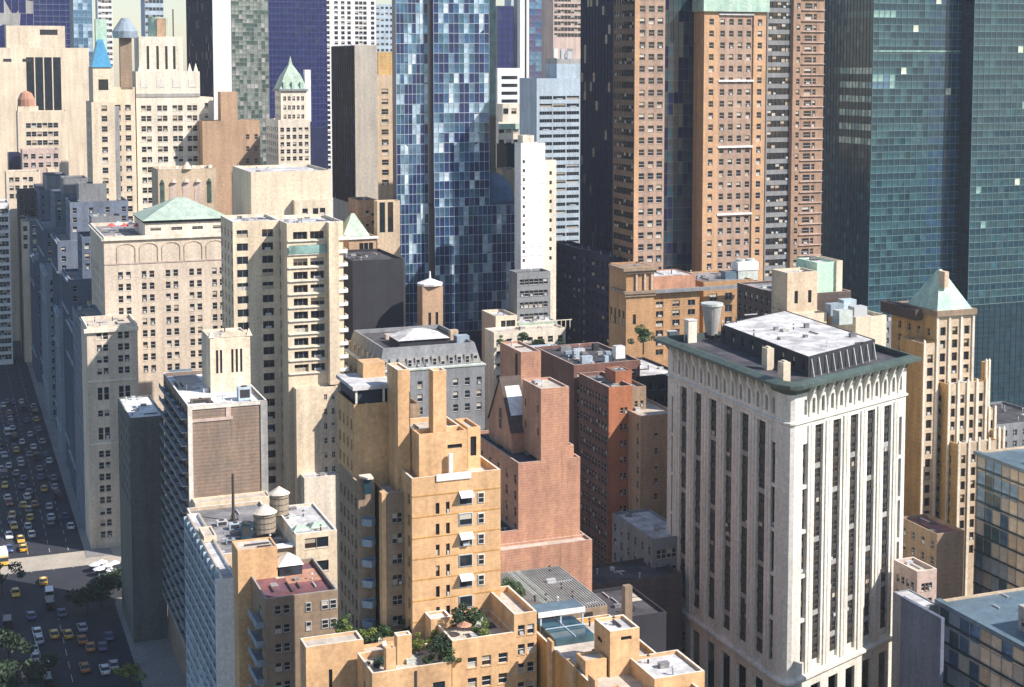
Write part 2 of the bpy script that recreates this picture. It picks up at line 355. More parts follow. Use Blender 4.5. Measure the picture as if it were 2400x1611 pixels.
    def done(s, cap=300):
        rec = []
        for wv in s.wins:
            X, Y = s.w(wv[0], wv[1]); qx, qy, d = proj(X, Y, wv[2] + wv[5] / 2)
            vis = -10 < qx < 2410 and -15 < qy < 1625
            a = wv[3] + s.r; fore = abs(math.cos(a) * (Y) - math.sin(a) * X) / math.hypot(X, Y)
            rec.append((min(wv[4] * fore, wv[5]) * F / d if vis else 0, wv))
        rec.sort(key=lambda t: -t[0]); st = MB()
        sm = ['frame_white', 'glass', 'blind', 'glass_warm', 'frame_dark', 'blind_warm', 'frame_grey', 'frame_bronze']
        fi = {'sash': 0, 'dark': 4, 'bronze': 7, 'wide': 6, 'slot': 4}
        for i, (pxs, wv) in enumerate(rec):
            x, y, z, ang, w, h, style, solo = wv; var = RN.choice((0, 0, 0, 0, 1, 1, 2, 3, 3, 4, 5, 7, 7, 8)) if style != 'slot' else 0
            if style == 'bronze' and var not in (0, 1, 3): var = RN.choice((0, 1, 3, var))
            if i < cap and pxs > 7.0 and solo:
                o = bpy.data.objects.new('window', window_mesh(w, h, style, var)); o.location = (x, y, z); o.rotation_euler = (0, 0, ang); link(o, s.e)
            else:
                u = (math.cos(ang), math.sin(ang)); n = (u[1], -u[0]); hw = w / 2
                def P(a, zz, d=0.0): return (x + u[0] * a + n[0] * d, y + u[1] * a + n[1] * d, zz)
                up, lo_ = PANES[var]
                st.poly([P(-hw, z), P(hw, z), P(hw, z + h * .5), P(-hw, z + h * .5)], sm.index(lo_)); st.poly([P(-hw, z + h * .5), P(hw, z + h * .5), P(hw, z + h), P(-hw, z + h)], sm.index(up))
                t = .05; st.poly([P(-hw, z + h * .5 - t, .05), P(hw, z + h * .5 - t, .05), P(hw, z + h * .5 + t, .05), P(-hw, z + h * .5 + t, .05)], fi[style])
                st.poly([P(-t, z, .04), P(t, z, .04), P(t, z + h, .04), P(-t, z + h, .04)], fi[style])
        if st.f: part('windows', st, sm, s.e, stuff=True)
        if s.panes:
            rec = []
            for pn in s.panes:
                X, Y = s.w(pn[0], pn[1]); qx, qy, d = proj(X, Y, pn[2]); vis = -15 < qx < 2415 and -20 < qy < 1630
                rec.append((pn[4] * F / d if vis else 0, pn))
            rec.sort(key=lambda t: -t[0]); ks = sorted({pn[6] for pn in s.panes}); st = MB(); cache = {}
            for i, (pxs, pn) in enumerate(rec):
                x, y, z, ang, w, h, mk, tilt = pn; tx = RN.gauss(0, tilt); tz = RN.gauss(0, tilt)
                if i < cap and pxs > 7.5:
                    kk = (round(w, 2), round(h, 2), mk)
                    if kk not in cache:
                        q = MB(); q.box(-w / 2, w / 2, 0, .05, -h / 2, h / 2, back=False); cache[kk] = q.mesh('glass_pane', [mk])
                    o = bpy.data.objects.new('glass_pane', cache[kk]); o.location = (x, y, z); o.rotation_euler = (math.radians(tx), 0, ang + math.radians(tz)); link(o, s.e)
                else:
                    R_ = Matrix.Rotation(ang + math.radians(tz), 3, 'Z') @ Matrix.Rotation(math.radians(tx), 3, 'X')
                    st.poly([Vector((x, y, z)) + R_ @ Vector(c) for c in ((-w / 2, 0, -h / 2), (w / 2, 0, -h / 2), (w / 2, 0, h / 2), (-w / 2, 0, h / 2))], ks.index(mk))
            if st.f: part('glass_panes', st, ks, s.e, stuff=True)
# ================================================================ ground
def sheet(name, pts, z, mat, kind='structure'):
    mb = MB(); mb.poly([(x, y, z) for x, y in pts]); o = part(name, mb, [mat], None); o['kind'] = kind; return o
sheet('ground', [(-3000, -600), (3000, -600), (3000, 5000), (-3000, 5000)], 0, 'asphalt')
gx, gy = (math.cos(GR), math.sin(GR)), (-math.sin(GR), math.cos(GR))
def G(x, y): return (x * gx[0] + y * gy[0], x * gx[1] + y * gy[1])      # street grid -> world
def Ginv(X, Y): return X * gx[0] + Y * gx[1], X * gy[0] + Y * gy[1]
# ================================================================ the white corner tower with the green cornice
b = B('white_corner_tower', 'tall white stone tower with dark window bays, rounded corner and deep green cornice', 'building', 1851, 912, 320)
rr = (math.cos(math.radians(21.8)), math.sin(math.radians(21.8))); aL = b.Y(1566, 0); 
kx = [b.X(2125, 0)]
def rp(t, o=0.0): return (rr[0] * t + rr[1] * o, rr[1] * t - rr[0] * o)
lo, hi = 5.0, 120.0
for _ in range(40):
    m = (lo + hi) / 2; X, Y = b.w(*rp(m))
    if proj(X, Y, b.zt)[0] < 2125: lo = m
    else: hi = m
aR = lo
arc = [(0, 3.4), (.25, 2.0), (.9, 1.0), (1.9, .75), (rr[0] * 3.6, rr[1] * 3.6)]
poly = [arc[4], rp(aR), (rp(aR)[0], rp(aR)[1] + 44), (0, aL)] + arc[:4]
zl = b.Z(1000); zb = b.Z(1604); zt = b.zt
LL, LR = aL - 3.4, aR - 3.6
def bays(L, m, n):                                # centres of single end columns and of the paired bays
    return [m], [m + 5.2 + (L - 2 * m - 10.4) * i / (n - 1) for i in range(n)], [L - m]
fl = 3.36; nfl = int((zl - zb - 2.5) / fl)
wb = MB(); mats_w = 'white_stone'
def wface(p, u, L, n, wbay):
    e0, bs, e1 = bays(L, 2.3 if L < 50 else 3.2, n)
    nn = (u[1], -u[0]); ang = math.atan2(u[1], u[0]); dep = .75
    zt0 = zl - 1.3; zb0 = zb + 1.2
    rows = [(0.5, zb - 2.6)]; cols = [(c - wbay / 2, c + wbay / 2) for c in e0 + bs + e1]
    # the panel: lower storeys, tall bays, frieze
    nb = 2 * n; fr = [bs[0] - 2.2 + (bs[-1] - bs[0] + 4.4) * (i) / (nb - 1) for i in range(nb)]
    panel(wb, p, u, L, 0, zb - .01, [(c - wbay / 2 - .3, c + wbay / 2 + .3) for c in bs], [(2, zb - 3)], dep)
    def cut(z0, z1, cols, rows): panel(wb, p, u, L, z0, z1, cols, rows, dep)
    cut(zb - .01, zl, [], [])if False else None
    # tall bays and the grouped end columns share one strip-built panel
    def P(a, z, d=0.0): return (p[0] + u[0] * a - nn[0] * d, p[1] + u[1] * a - nn[1] * d, z)
    def q(a0, a1, z0, z1, d=0.0): wb.poly([P(a0, z0, d), P(a1, z0, d), P(a1, z1, d), P(a0, z1, d)], 0)
    def hole(a0, a1, z0, z1):
        wb.poly([P(a0, z0), P(a1, z0), P(a1, z0, dep), P(a0, z0, dep)], 0); wb.poly([P(a0, z1, dep), P(a1, z1, dep), P(a1, z1), P(a0, z1)], 0)
        wb.poly([P(a0, z0), P(a0, z0, dep), P(a0, z1, dep), P(a0, z1)], 0); wb.poly([P(a1, z0, dep), P(a1, z0), P(a1, z1), P(a1, z1, dep)], 0)
    ac = 0.0
    for c in e0 + bs + e1:
        hw = wbay / 2 if c in bs else wbay * .26
        a0, a1 = c - hw, c + hw; q(ac, a0, zb - .01, zl); ac = a1
        if c in bs:
            q(a0, a1, zb - .01, zb0); q(a0, a1, zt0, zl); hole(a0, a1, zb0, zt0)
            z = zt0
            for k in range(nfl):
                z0 = z - fl + 1.15
                for h in (-1, 1):
                    b.wins.append((*P(c + h * hw / 2, 0, dep)[:2], z0, ang, hw - .12, fl - 1.15, 'bronze', True))
                m2 = MB(); A = [P(a0 + .02, 0, dep)[:2], P(a1 - .02, 0, dep)[:2], P(a1 - .02, 0, dep - .18)[:2], P(a0 + .02, 0, dep - .18)[:2]]
                A = [A[3], A[2], A[1], A[0]]
                light = (k % 5 == (2 if c in (bs[0], bs[2], bs[4]) else 4))
                m2.prism(A, z - fl, z0, 0); part('spandrel', m2, ['grey_stone' if light else 'frame_dark'], b.e); z -= fl
            q(a0, a1, zb0, max(z, zb0), dep - .1)
        else:
            z = zl - 4.6
            q(a0, a1, z, zl); first = True
            # a short top window, then groups of three storeys
            b.wins.append((*P(c, 0, dep)[:2], z + 1.0, ang, 2 * hw, 2.6, 'bronze', True))
            zz = z - .3
            q(a0, a1, zz, z)
            while zz - 3 * fl > zb0:
                z3 = zz - 2.75 * fl; hole(a0, a1, z3, zz)
                for k in range(3):
                    b.wins.append((*P(c, 0, dep)[:2], zz - (k + 1) * fl + 1.1 - (.25 if k == 2 else 0) + .25, ang, 2 * hw, fl - 1.0 - .1, 'bronze', True))
                    if k < 2:
                        m2 = MB(); A = [P(a0, 0, dep - .15)[:2], P(a1, 0, dep - .15)[:2], P(a1, 0, dep)[:2], P(a0, 0, dep)[:2]]
                        m2.prism(A, zz - (k + 1) * fl - .05, zz - (k + 1) * fl + 1.3, 0); part('spandrel', m2, ['frame_bronze'], b.e)
                q(a0, a1, z3 - .25 * fl, z3); zz = z3 - .25 * fl
            q(a0, a1, zb - .01, zz)
    q(ac, L, zb - .01, zl)
    # fluted piers standing proud between the bays
    pc = [(x + y) / 2 for x, y in zip([bs[0] - (bs[1] - bs[0])] + bs, bs + [bs[-1] + bs[1] - bs[0]])]
    for c in pc:
        for h in (-.55, .55):
            m2 = MB(); A = [P(c + h - .45, 0, -.3)[:2], P(c + h + .45, 0, -.3)[:2], P(c + h + .45, 0, -.003)[:2], P(c + h - .45, 0, -.003)[:2]]
            m2.prism(A, zb + .6, zl - .8, 0); part('pier', m2, [mats_w], b.e)
    # frieze of small windows and scroll brackets under the cornice
    cols = sorted([(c - .55, c + .55) for c in fr] + [(c - .5, c + .5) for c in e0 + e1]); rows = [(zl + 1.5, zl + 5.0)]
    panel(wb, p, u, L, zl, zt, cols, rows, .6)
    for a0, a1 in cols: b.wins.append((*P((a0 + a1) / 2, 0, .6)[:2], rows[0][0], ang, a1 - a0, 3.5, 'dark', True))
    for i in range(nb + 1):
        c = fr[0] + (fr[-1] - fr[0]) * (i - .5) / (nb - 1)
        m2 = MB(); A = lambda d: [P(c - .3, 0, -d)[:2], P(c + .3, 0, -d)[:2], P(c + .3, 0, -.003)[:2], P(c - .3, 0, -.003)[:2]]
        m2.loft(A(.25), zl + 1.2, A(.5), zl + 4.4); m2.loft(A(.5), zl + 4.4, A(1.9), zt - .1, 0, True); part('bracket', m2, [mats_w if i % 1 == 0 else 'green_metal'], b.e)
wface((0, aL), (0, -1), LL, 6, 3.7); wface(arc[4], rr, LR, 5, 3.0)
for i in range(4): panel(wb, arc[i], *(lambda a, c: (((c[0] - a[0]) / math.dist(a, c), (c[1] - a[1]) / math.dist(a, c)), math.dist(a, c)))(arc[i], arc[i + 1]), 0, zt, [], [], 0)
for i in (1, 2): panel(wb, poly[i], *(lambda a, c: (((c[0] - a[0]) / math.dist(a, c), (c[1] - a[1]) / math.dist(a, c)), math.dist(a, c)))(poly[i], poly[i + 1]), 0, zt, [], [], 0)
part('wall', wb, [mats_w], b.e)
mb = MB(); mb.loft(offset(poly, .004), zl - .35, offset(poly, .45), zl, 0); mb.loft(offset(poly, .45), zl, offset(poly, .45), zl + .35); mb.loft(offset(poly, .45), zl + .35, offset(poly, .004), zl + .6); part('ledge', mb, [mats_w], b.e)
mb = MB(); mb.loft(offset(poly, .004), zb - 1.4, offset(poly, .9), zb - .6); mb.loft(offset(poly, .9), zb - .6, offset(poly, .9), zb); mb.loft(offset(poly, .9), zb, offset(poly, .004), zb + .5); part('ledge', mb, [mats_w], b.e)
mb = MB(); P1 = offset(poly, .5); P2 = offset(poly, 2.5); P3 = offset(poly, 2.85)
mb.loft(offset(poly, .004), zt - 1.7, P1, zt - .8); mb.loft(P1, zt - .8, P2, zt + .1); part('cornice_soffit', mb, ['green_metal'], b.e)
mb = MB(); mb.loft(P2, zt + .1, P3, zt + .2); mb.loft(P3, zt + .2, P3, zt + .9, 0); mb.loft(P3, zt + .9, offset(poly, 1.2), zt + 1.5); mb.loft(offset(poly, 1.2), zt + 1.5, offset(poly, .6), zt + 1.5); mb.loft(offset(poly, .6), zt + 1.5, offset(poly, .6), zt + .1); part('cornice', mb, ['green_metal'], b.e)
r = MB(); r.poly([(*p, zt + .1) for p in offset(poly, .6)]); part('roof', r, ['roof_dark'], b.e)
for s_ in range(30):                                # dentils under the cornice
    pass
zr = zt + .1
# penthouse on the roof
hx, hz = b.C(1895, 837, 6.5); hz = zr + 4.6; hx, hy = b.loc(1895, 837, hz)
e1 = b.loc(2051, 796, hz); e2 = b.loc(1690, 760, hz)
pent = [(hx, hy), e1, (e1[0] + e2[0] - hx, e1[1] + e2[1] - hy), e2]
b.pvol(pent, zr, hz, 'charcoal', {0: W(9, 1.3, 2.6, 9, top=1.0, m0=2, m1=1.5, style='wide', sill=False), 3: W(9, 1.2, 2.2, 9, top=1.2, style='dark', sill=False)}, roof='roof_white', par=.12, name='penthouse_wall', roofname='penthouse_roof')
vx, vy = e1[0] - hx, e1[1] - hy; vl = math.hypot(vx, vy); vx /= vl; vy /= vl
for i in range(10):                                 # white mullion posts along the sunny side
    t = 1.0 + (vl - 2.0) * i / 9; x, y = hx + vx * t, hy + vy * t
    mb = MB(); mb.bar((x + vy * .9, y - vx * .9, zr), (x + vy * .12, y - vx * .12, hz - .6), .12); part('raking_strut', mb, ['pale_metal'], b.e)
for px, py in ((1838, 848), (1800, 815)):           # two pale chimney stacks beside the penthouse
    x, y = b.loc(px, py, zr + 5.0); mb = MB(); mb.box(x - .9, x + .9, y - 1.2, y + 1.2, zr, zr + 5.0); mb.box(x - .35, x + .35, y - .7, y + .7, zr + 5, zr + 5.3); part('chimney', mb, ['cream'], b.e)
for px, py in ((1838, 776), (1832, 795)):
    x, y = b.loc(px, py, hz); mb = MB(); mb.box(x - .8, x + .8, y - .8, y + .8, hz - .1, hz + .5); mb.box(x - .6, x + .6, y - .6, y + .6, hz + .5, hz + .55); part('roof_hatch', mb, ['grey_stone'], b.e)
b.done(300); WHITE = b; WZR = zr; WHZ = hz
# ================================================================ apartment slab with the blank brown wall
b = B('brown_apartment_slab', 'apartment block with blank brown brick end wall and tiers of dark balconies', 'building', 441, 953, 355)
zt = b.zt; w = b.X(625); a = 42.0
b.vol(0, w, 0, a, 0, zt, 'brown_brick', side=W(9, 2.6, 2.0, 3.3, top=1.6, m0=3, m1=3, lo=1560, style='wide', sill=False), roof='roof_bright', par=1.0, cope='bright_white')
b.box('corner_pier', -.15, .9, -.35, .7, 0, zt + .05, 'band_stone'); b.box('corner_pier', w - 1.6, w + .1, -.3, .7, 0, zt - .2, 'grey_stone')
zz = b.Z(988); b.box('pale_strip', .9, 10.6, -.22, .01, zz - .35, zz + .35, 'pink_stone'); b.box('pale_strip', 9.0, 10.2, -.2, .01, zz + .35, zt - .9, 'pink_stone')
b.box('top_band', .9, w - 1.6, -.25, .01, zt - .9, zt - .1, 'band_stone')
z = zt - 2.2
while z > 12:
    for k in range(5):
        y0 = 1.2 + k * (a - 2.4) / 5; mb = MB(); mb.box(-1.5, -.02, y0, y0 + (a - 2.4) / 5 - .5, z - 1.25, z - 1.05); mb.box(-1.5, -1.38, y0, y0 + (a - 2.4) / 5 - .5, z - 1.05, z - .05); mb.box(-1.38, -.02, y0, y0 + .1, z - 1.05, z - .05); mb.m[:6] = [1] * 6; part('balcony', mb, ['dusk_blue', 'band_stone'], b.e)
    z -= 3.3
x0, x1, y0, y1, zs = b.tier(303, 981, 384, a + .01, 27, 0, 'slab_grey', side=W(5, 1.6, 1.6, 3.3, lo=1300), roof='roof_bright', par=.5, roofname='roof')
b.tier(492, 793, 586, 17, 13, zt - 1, 'cream', side=None, front=W([.17, .27, .55, .66, .77], .55, 6.0, 30, top=3.2, style='slot', sill=False), roof='roof_tan', par=.5, name='penthouse_wall', roofname='penthouse_roof')
px0, pz = b.C(492, 793, 17); px1 = b.X(586, 17, pz); mb = MB()
for i in range(7):
    t = math.pi * i / 6; t2 = math.pi * (i + 1) / 6; cx = (px0 + px1) / 2 + .8
    if i < 6:
        p, q = (cx - 3.4 * math.cos(t), pz + 1.7 * math.sin(t)), (cx - 3.4 * math.cos(t2), pz + 1.7 * math.sin(t2))
        mb.poly([(p[0], 16.9, pz), (q[0], 16.9, pz), (q[0], 16.9, q[1]), (p[0], 16.9, p[1])]); mb.poly([(p[0], 16.9, p[1]), (q[0], 16.9, q[1]), (q[0], 17.5, q[1]), (p[0], 17.5, p[1])])
part('pediment', mb, ['cream'], b.e)
for xx in (px0 - .4, px1 - 1.0):
    mb = MB(); mb.pyramid(xx, xx + 1.6, 16.8, 18.2, pz, pz + 1.9); part('pinnacle', mb, ['cream'], b.e)
zz = zt - .95
for (p1, p2, mt) in (((395, 868), (475, 897), 'roof_blue'), ((392, 893), (470, 912), 'roof_blue')):  # the penthouse's cast shadow, painted on the roof as blue strips
    q1 = b.loc(*p1, zz); q2 = b.loc(*p2, zz); b.box('painted_shadow', min(q1[0], q2[0]), max(q1[0], q2[0]), min(q1[1], q2[1]), max(q1[1], q2[1]), zz - .05, zz + .02 + .004 * (p1[0] % 7), mt)
zz2 = b.Z(1168); b.vol(.5, w - .4, -5.0, -.3, 0, zz2, 'cream_brick', roof='roof_tan', par=.3, name='low_wall', roofname='low_roof')
b.done(250); SLAB = b
# ================================================================ lattice fronted block, bottom left
b = B('balcony_lattice_block', 'narrow block with pale blue lattice of open balconies and a bright white edge', 'building', 523, 1357, 290)
zt = b.zt; a = 46; w = b.X(556)
b.vol(0, w, 0, a, 0, zt, 'bright_white', side=W(10, 3.4, 2.3, 3.05, top=1.0, m0=3.3, m1=3.3, lo=1640, style='dark', sill=False), roof='roof_white', par=.7, cope='tan_stone')
z = zt - 3.1
while z > 8:
    for k in range(10):
        y0 = 1.0 + k * (a - 2) / 10; mb = MB(); ln = (a - 2) / 10 - .35
        mb.box(-.8, -.02, y0, y0 + ln, z - .15, z + .02); mb.box(-.8, -.7, y0, y0 + ln, z + .02, z + .6); part('balcony', mb, ['pale_blue'], b.e)
    z -= 3.05
b.box('corner_fin', -1.5, -.02, .0, .5, 0, zt, 'bright_white')
for k in range(1, 11): y = 1.0 + k * (a - 2) / 10 - .18; b.box('lattice_fin', -.85, -.02, y - .14, y + .14, 0, zt - .2, 'pale_blue')
b.tier(478, 1258, 508, 26, 7, zt - .6, 'cream', roof='roof_tan', par=.3, name='penthouse_wall', roofname='penthouse_roof')
b.done(220); LATT = b
# low cream block with white roof, tanks stand on it
b = B('cream_roof_block', 'cream block with long white roof edge behind the red roof', 'building', 600, 1290, 312)
x1 = b.X(690); x2 = b.X(786); zt = b.zt
b.vol(-9, x1, 0, 36, 0, zt, 'tan_stone', front=W(3, 1.6, 1.8, 3.4, top=2, m0=12, lo=1450), roof='roof_grey', par=.8, cope='bright_white')
z2 = b.Z(1248, x1, 0); b.vol(x1 + .01, x2, -1.5, 20, 0, z2, 'cream_brick', front=W(2, 2.6, 2.3, 5.2, top=1.2, m0=3.2, m1=3.2, lo=1450, style='wide'), roof='roof_white', par=.5, cope='bright_white', name='wing_wall', roofname='wing_roof')
mb = MB(); mb.prism([(x1 - 9, -.9), (x2 - 2, -.9), (x2 - 2, 1.4), (x1 - 9, 1.4)], zt + .02, zt + .4); part('roof_coping', mb, ['bright_white'], b.e)
b.done(); CREAM = b
# brown block with red roof
b = B('red_roof_block', 'brown brick block in shade with a red and purple roof terrace', 'building', 622, 1404, 275)
zt = b.zt; w = b.X(792); a = 20
b.vol(0, w, 0, a, 0, zt, 'brown', front=[W([.17, .29], 1.2, 1.7, 3.7, top=1.7, lo=1640), W([.53, .62], .01, .01, 3, top=99)][0:1], side=W(2, 3.0, 2.2, 3.7, top=3, m0=5, m1=5, lo=1640, style='wide'), roof='roof_red', par=.9, cope='grey_stone')
# three more columns of windows in shallow frames
for cx, ww in ((8.2, 1.0), (11.4, 1.3), (13.0, 1.3)):
    z = zt - 3.5
    while z > 14:
        mb = MB(); mb.box(cx - ww / 2 - .1, cx + ww / 2 + .1, -.08, -.004, z - .1, z + 1.8, back=False); part('window_frame', mb, ['frame_grey'], b.e)
        b.wins.append((cx, -.085, z, 0, ww, 1.7, 'sash', True)); z -= 3.7
z = zt - 6
while z > 10:
    mb = MB(); mb.box(-1.6, -.02, 1.0, 9.5, z, z + .2); mb.box(-1.6, -1.45, 1.0, 9.5, z + .2, z + 1.2); mb.box(-1.45, -.02, 1.0, 1.15, z + .2, z + 1.2); part('balcony', mb, ['grey_blue'], b.e); z -= 3.7
x0, z = b.C(557, 1291, 13.5); x1 = b.X(650, 13.5, z)
b.vol(x0, x1, 13.5, 19.9, 30, z, 'orange_brick', roof='roof_tan', par=.3, name='bulkhead_wall', roofname='bulkhead_roof')
x0, y0 = b.loc(655, 1352, zt - .8); mb = MB(); mb.box(x0, x0 + 4.6, y0, y0 + 4, zt - .9, zt + 1.2); part('shed_wall', mb, ['glass_slate'], b.e); mb = MB(); mb.pyramid(x0 - .3, x0 + 4.9, y0 - .3, y0 + 4.3, zt + 1.2, zt + 3.1, k=.1); part('shed_roof', mb, ['bright_white'], b.e)
mb = MB(); mb.prism([(6, 9), (w - .8, 9), (w - .8, 16), (7, 16)], zt - .88, zt - .82); part('terrace_mat', mb, ['terracotta'], b.e)
b.done(); REDR = b
# ================================================================ orange brick apartment house
b = B('orange_apartment_house', 'large stepped orange brick apartment house with two tall chimneys and shaded balcony bays', 'building', 965, 1122, 243)
zt = b.zt; w = b.X(1173)
OB = 'orange_brick'
mainf = W([.285, .40], .62, 1.9, 3.55, top=4.6, lo=1500, style='dark')
b.vol(0, w, 0, 14, 0, zt, OB, front=[mainf], side=W(3, 1.2, 1.8, 3.55, top=3, lo=1500), roof='roof_tan', par=1.1, cope='pale_cream')
for i in range(11): b.box('brick_course', .05, w - .05, -.07, -.004, zt - 3.2 - i * 3.55, zt - 3.0 - i * 3.55, 'deep_orange')
for i in range(6):                                   # two columns of framed windows and awnings on the sunny wall
    z = zt - 5.3 - i * 3.55
    for cx, ww, hh in ((.60 * w, 2.3, 2.0), (.775 * w, 1.05, 1.7)):
        if i == 5 and ww < 2: continue
        mb = MB(); mb.box(cx - ww / 2 - .12, cx + ww / 2 + .12, -.09, -.004, z - .12, z + hh + .12, back=False); part('window_frame', mb, ['frame_white'], b.e)
        b.wins.append((cx, -.095, z, 0, ww, hh, 'wide' if ww > 2 else 'sash', True))
    if i in (0, 2, 4):
        mb = MB(); mb.poly([(.60 * w - 1.2, -.1, z + 2.3), (.60 * w + 1.2, -.1, z + 2.3), (.60 * w + 1.2, -1.2, z + 1.6), (.60 * w - 1.2, -1.2, z + 1.6)]); mb.box(.6 * w - 1.2, .6 * w + 1.2, -1.22, -1.15, z + 1.35, z + 1.6); part('awning', mb, ['tarp_white'], b.e)
z = b.Z(1152, 0, 4.5)
xl = b.X(904, 4.5, z); xll = b.X(840, 8.5, z)
b.vol(xl, -.01, 4.5, 14, 0, z, 'brown', front=W([.5, .78], .85, 1.7, 3.55, top=3.6, lo=1500), roof='roof_tan', par=.9, cope='tan_stone', name='wall')  # shade on this set back brick front is painted in as brown
b.box('corner_pier', xl - .75, xl - .02, 4.3, 6.0, 0, z + .1, 'orange_brick')
b.vol(xll, xl - .76, 8.5, 22, 0, z + 1, 'brown', front=W([.5], 2.9, 2.3, 3.55, top=3.2, lo=1500, style='wide'), side=W(5, 1.1, 1.7, 3.55, top=3, lo=1520), roof='roof_grey', par=.9, cope='tan_stone')  # bay walls coloured brown to hold their shade
for i in range(8):
    zz = z - 5.9 - i * 3.55; mb = MB(); A = [(xll + .4, 8.48), (xll + .4, 7.6), (xll + 1.5, 6.6), (xl - 1.9, 6.6), (xl - .9, 7.6), (xl - .9, 8.48)]
    mb.prism(A, zz - .2, zz); mb.loft(A, zz, A, zz + 1.0); part('balcony', mb, ['grey_blue'], b.e)
b.box('white_parapet', w * .27, w * .66, -.25, -.004, zt - .9, zt + .25, 'bright_white'); b.box('white_pipe', w * .44, w * .48, 1.0, 1.5, zt - 1.1, zt + 3.2, 'bright_white')
# canopies over the top bays
mb = MB(); A = [(xll + .3, 8.6), (xll + 1.2, 6.9), (xl - 1.4, 6.9), (xl - 1.2, 9.5), (xll + .3, 9.5)]; mb.prism(A, z + 1.9, z + 2.2); part('bay_canopy', mb, ['pale_cream'], b.e)
mb = MB(); mb.box(xll + .8, xl - 1.6, 7.6, 7.7, z - .8, z + 1.9); part('bay_glazing', mb, ['glass_tealdk'], b.e)
# tall rear tower with white roof and glass band
x0, zz = b.C(829, 908, 12.5); x1 = b.X(929, 12.5, zz); yl = min(b.Y(790, x0, zz), 12.5 + 17)
b.vol(x0, x1, 12.5, yl, 0, zz - 3.0, OB, side=W(4, 1.1, 1.7, 3.55, top=3, lo=1400), roof=None, par=0, name='tower_wall')
mb = MB(); mb.box(x0 + .5, x1 - .2, 13.0, yl - .4, zz - 3.0, zz - .6); part('glass_band', mb, ['glass_slate'], b.e)
for t in (x0 + .35, x0 + 5.2, x1 - .5): b.box('glass_post', t, t + .35, 12.7, 13.02, zz - 3.0, zz - .6, 'band_stone')
b.box('white_roof', x0 - .2, x1 + .1, 12.3, yl, zz - .6, zz, 'roof_white')
q = b.loc(876, 882, zz); b.box('roof_bulkhead', q[0] - 2.2, q[0] + 1.8, q[1] - 1, q[1] + 3, zz, zz + 2.6, 'tan_brick' if False else OB)
bx, by = x0, yl
c0, cz = b.C(932, 868, 6.2); c1 = b.X(961, 6.2, cz); b.vol(c0, c1, 6.2, 12.49, 60, cz, OB, roof='roof_tan', par=.3, name='chimney_wall', roofname='chimney_cap', cope='pale_cream')
c2, cz2 = b.C(1015, 870, 3.0); c3 = b.X(1046, 3.0, cz2); b.vol(c2, c3, 3.0, 5.5, 60, cz2, OB, roof='roof_tan', par=.3, name='chimney_wall', roofname='chimney_cap', cope='pale_cream')
x4, z4 = b.C(982, 1019, 2.0); x5 = b.X(1095, 2.0, z4)
b.vol(x4, x5, 5.6, 13.5, zt - 1.2, z4, OB, roof='roof_tan', par=.8, name='upper_wall', roofname='upper_roof', cope='pale_cream')
b.vol(x4, x5, 2.0, 5.59, zt - 1.2, b.Z(1019, x4, 2.0), OB, front=W([.74], 2.6, .7, 9, top=2.2, style='slot', sill=False), roof='roof_tan', par=.8, name='upper_wall', roofname='upper_roof')
x6, z6 = b.C(1096, 1003, 6.0); x7 = b.X(1126, 6.0, z6); b.vol(x6, x7, 6.0, 13, zt - 1.2, z6, OB, front=W([.45], 1.0, 3.4, 9, top=1.6, style='dark', sill=False), roof='roof_tan', par=.5, name='upper_wall', roofname='upper_roof')
z8 = b.Z(955, c1, 12.5); b.vol(x1 + .01, x4 + 4, 14.0, 24, 0, z8, 'brown', roof='roof_grey', par=.6, name='rear_wall', roofname='rear_roof')  # shade on the back wall between the chimneys is painted brown
# lower terraced wings towards the viewer
xw, zw = b.C(717, 1518, -3.0); xw2 = b.X(852, -3.0, zw)
b.vol(xw, xw2, -3.0, 1.2, 0, zw, OB, front=W([.42], .55, 3.4, 30, top=4.2, style='slot', sill=False), roof='roof_tan', par=.4, cope='pale_cream', name='screen_wall')
zterr = zw - 2.6
b.vol(xw2 + .01, 12.3, -4.2, -.01, 0, zterr + .5, OB, roof='roof_tan', par=.5, name='terrace_wall', roofname='terrace_floor')
b.vol(b.X(783, 1.3, zterr), -.02, 1.25, 4.4, 0, zterr + .5, OB, roof='roof_tan', par=.5, name='terrace_wall', roofname='terrace_floor')
xt, zt2 = b.C(872, 1558, -13.0); xt2 = b.X(1058, -13.0, zt2)
b.vol(xt, xt2, -13.0, -4.21, 0, zterr + 1.0, OB, front=[W([.33, .84], 1.9, 2.0, 3.55, top=3.0, lo=1680, style='wide')], side=W(1, 1, 1.5, 3.5, top=3, lo=1680), roof='roof_tan', par=1.0, cope='pale_cream', name='terrace_wall', roofname='terrace_floor')
b.box('drain_strip', xt + 7.0, xt + 7.3, -13.2, -12.99, 0, zterr + .4, 'dark_steel')
xr, zr_ = b.C(1060, 1503, -11.0); xr2 = b.X(1205, -11.0, zr_); xr3 = b.X(1258, -11.0, zr_)
b.vol(xr, xr2, -11.0, -.01, 0, zr_, OB, front=[W([.32, .55, .82], 1.5, 1.7, 3.4, top=3.2, lo=1680)], roof='roof_tan', par=1.0, cope='pale_cream', name='wing_wall', roofname='wing_roof')
b.vol(xr2 + .01, xr3, -11.0, 2, 0, b.Z(1440, xr2, -11), OB, front=[W([.32, .74], 1.15, 1.7, 3.2, top=2.0, lo=1680)], roof='roof_tan', par=1.0, cope='pale_cream', name='wing_wall', roofname='wing_roof')
x9, z9 = b.C(1010, 1452, -3.4); x10 = b.X(1058, -3.4, z9); b.vol(x9, x10, -3.4, -.03, zterr, z9, OB, roof='roof_white', par=.4, name='terrace_hut_wall', roofname='terrace_hut_roof', cope='bright_white')
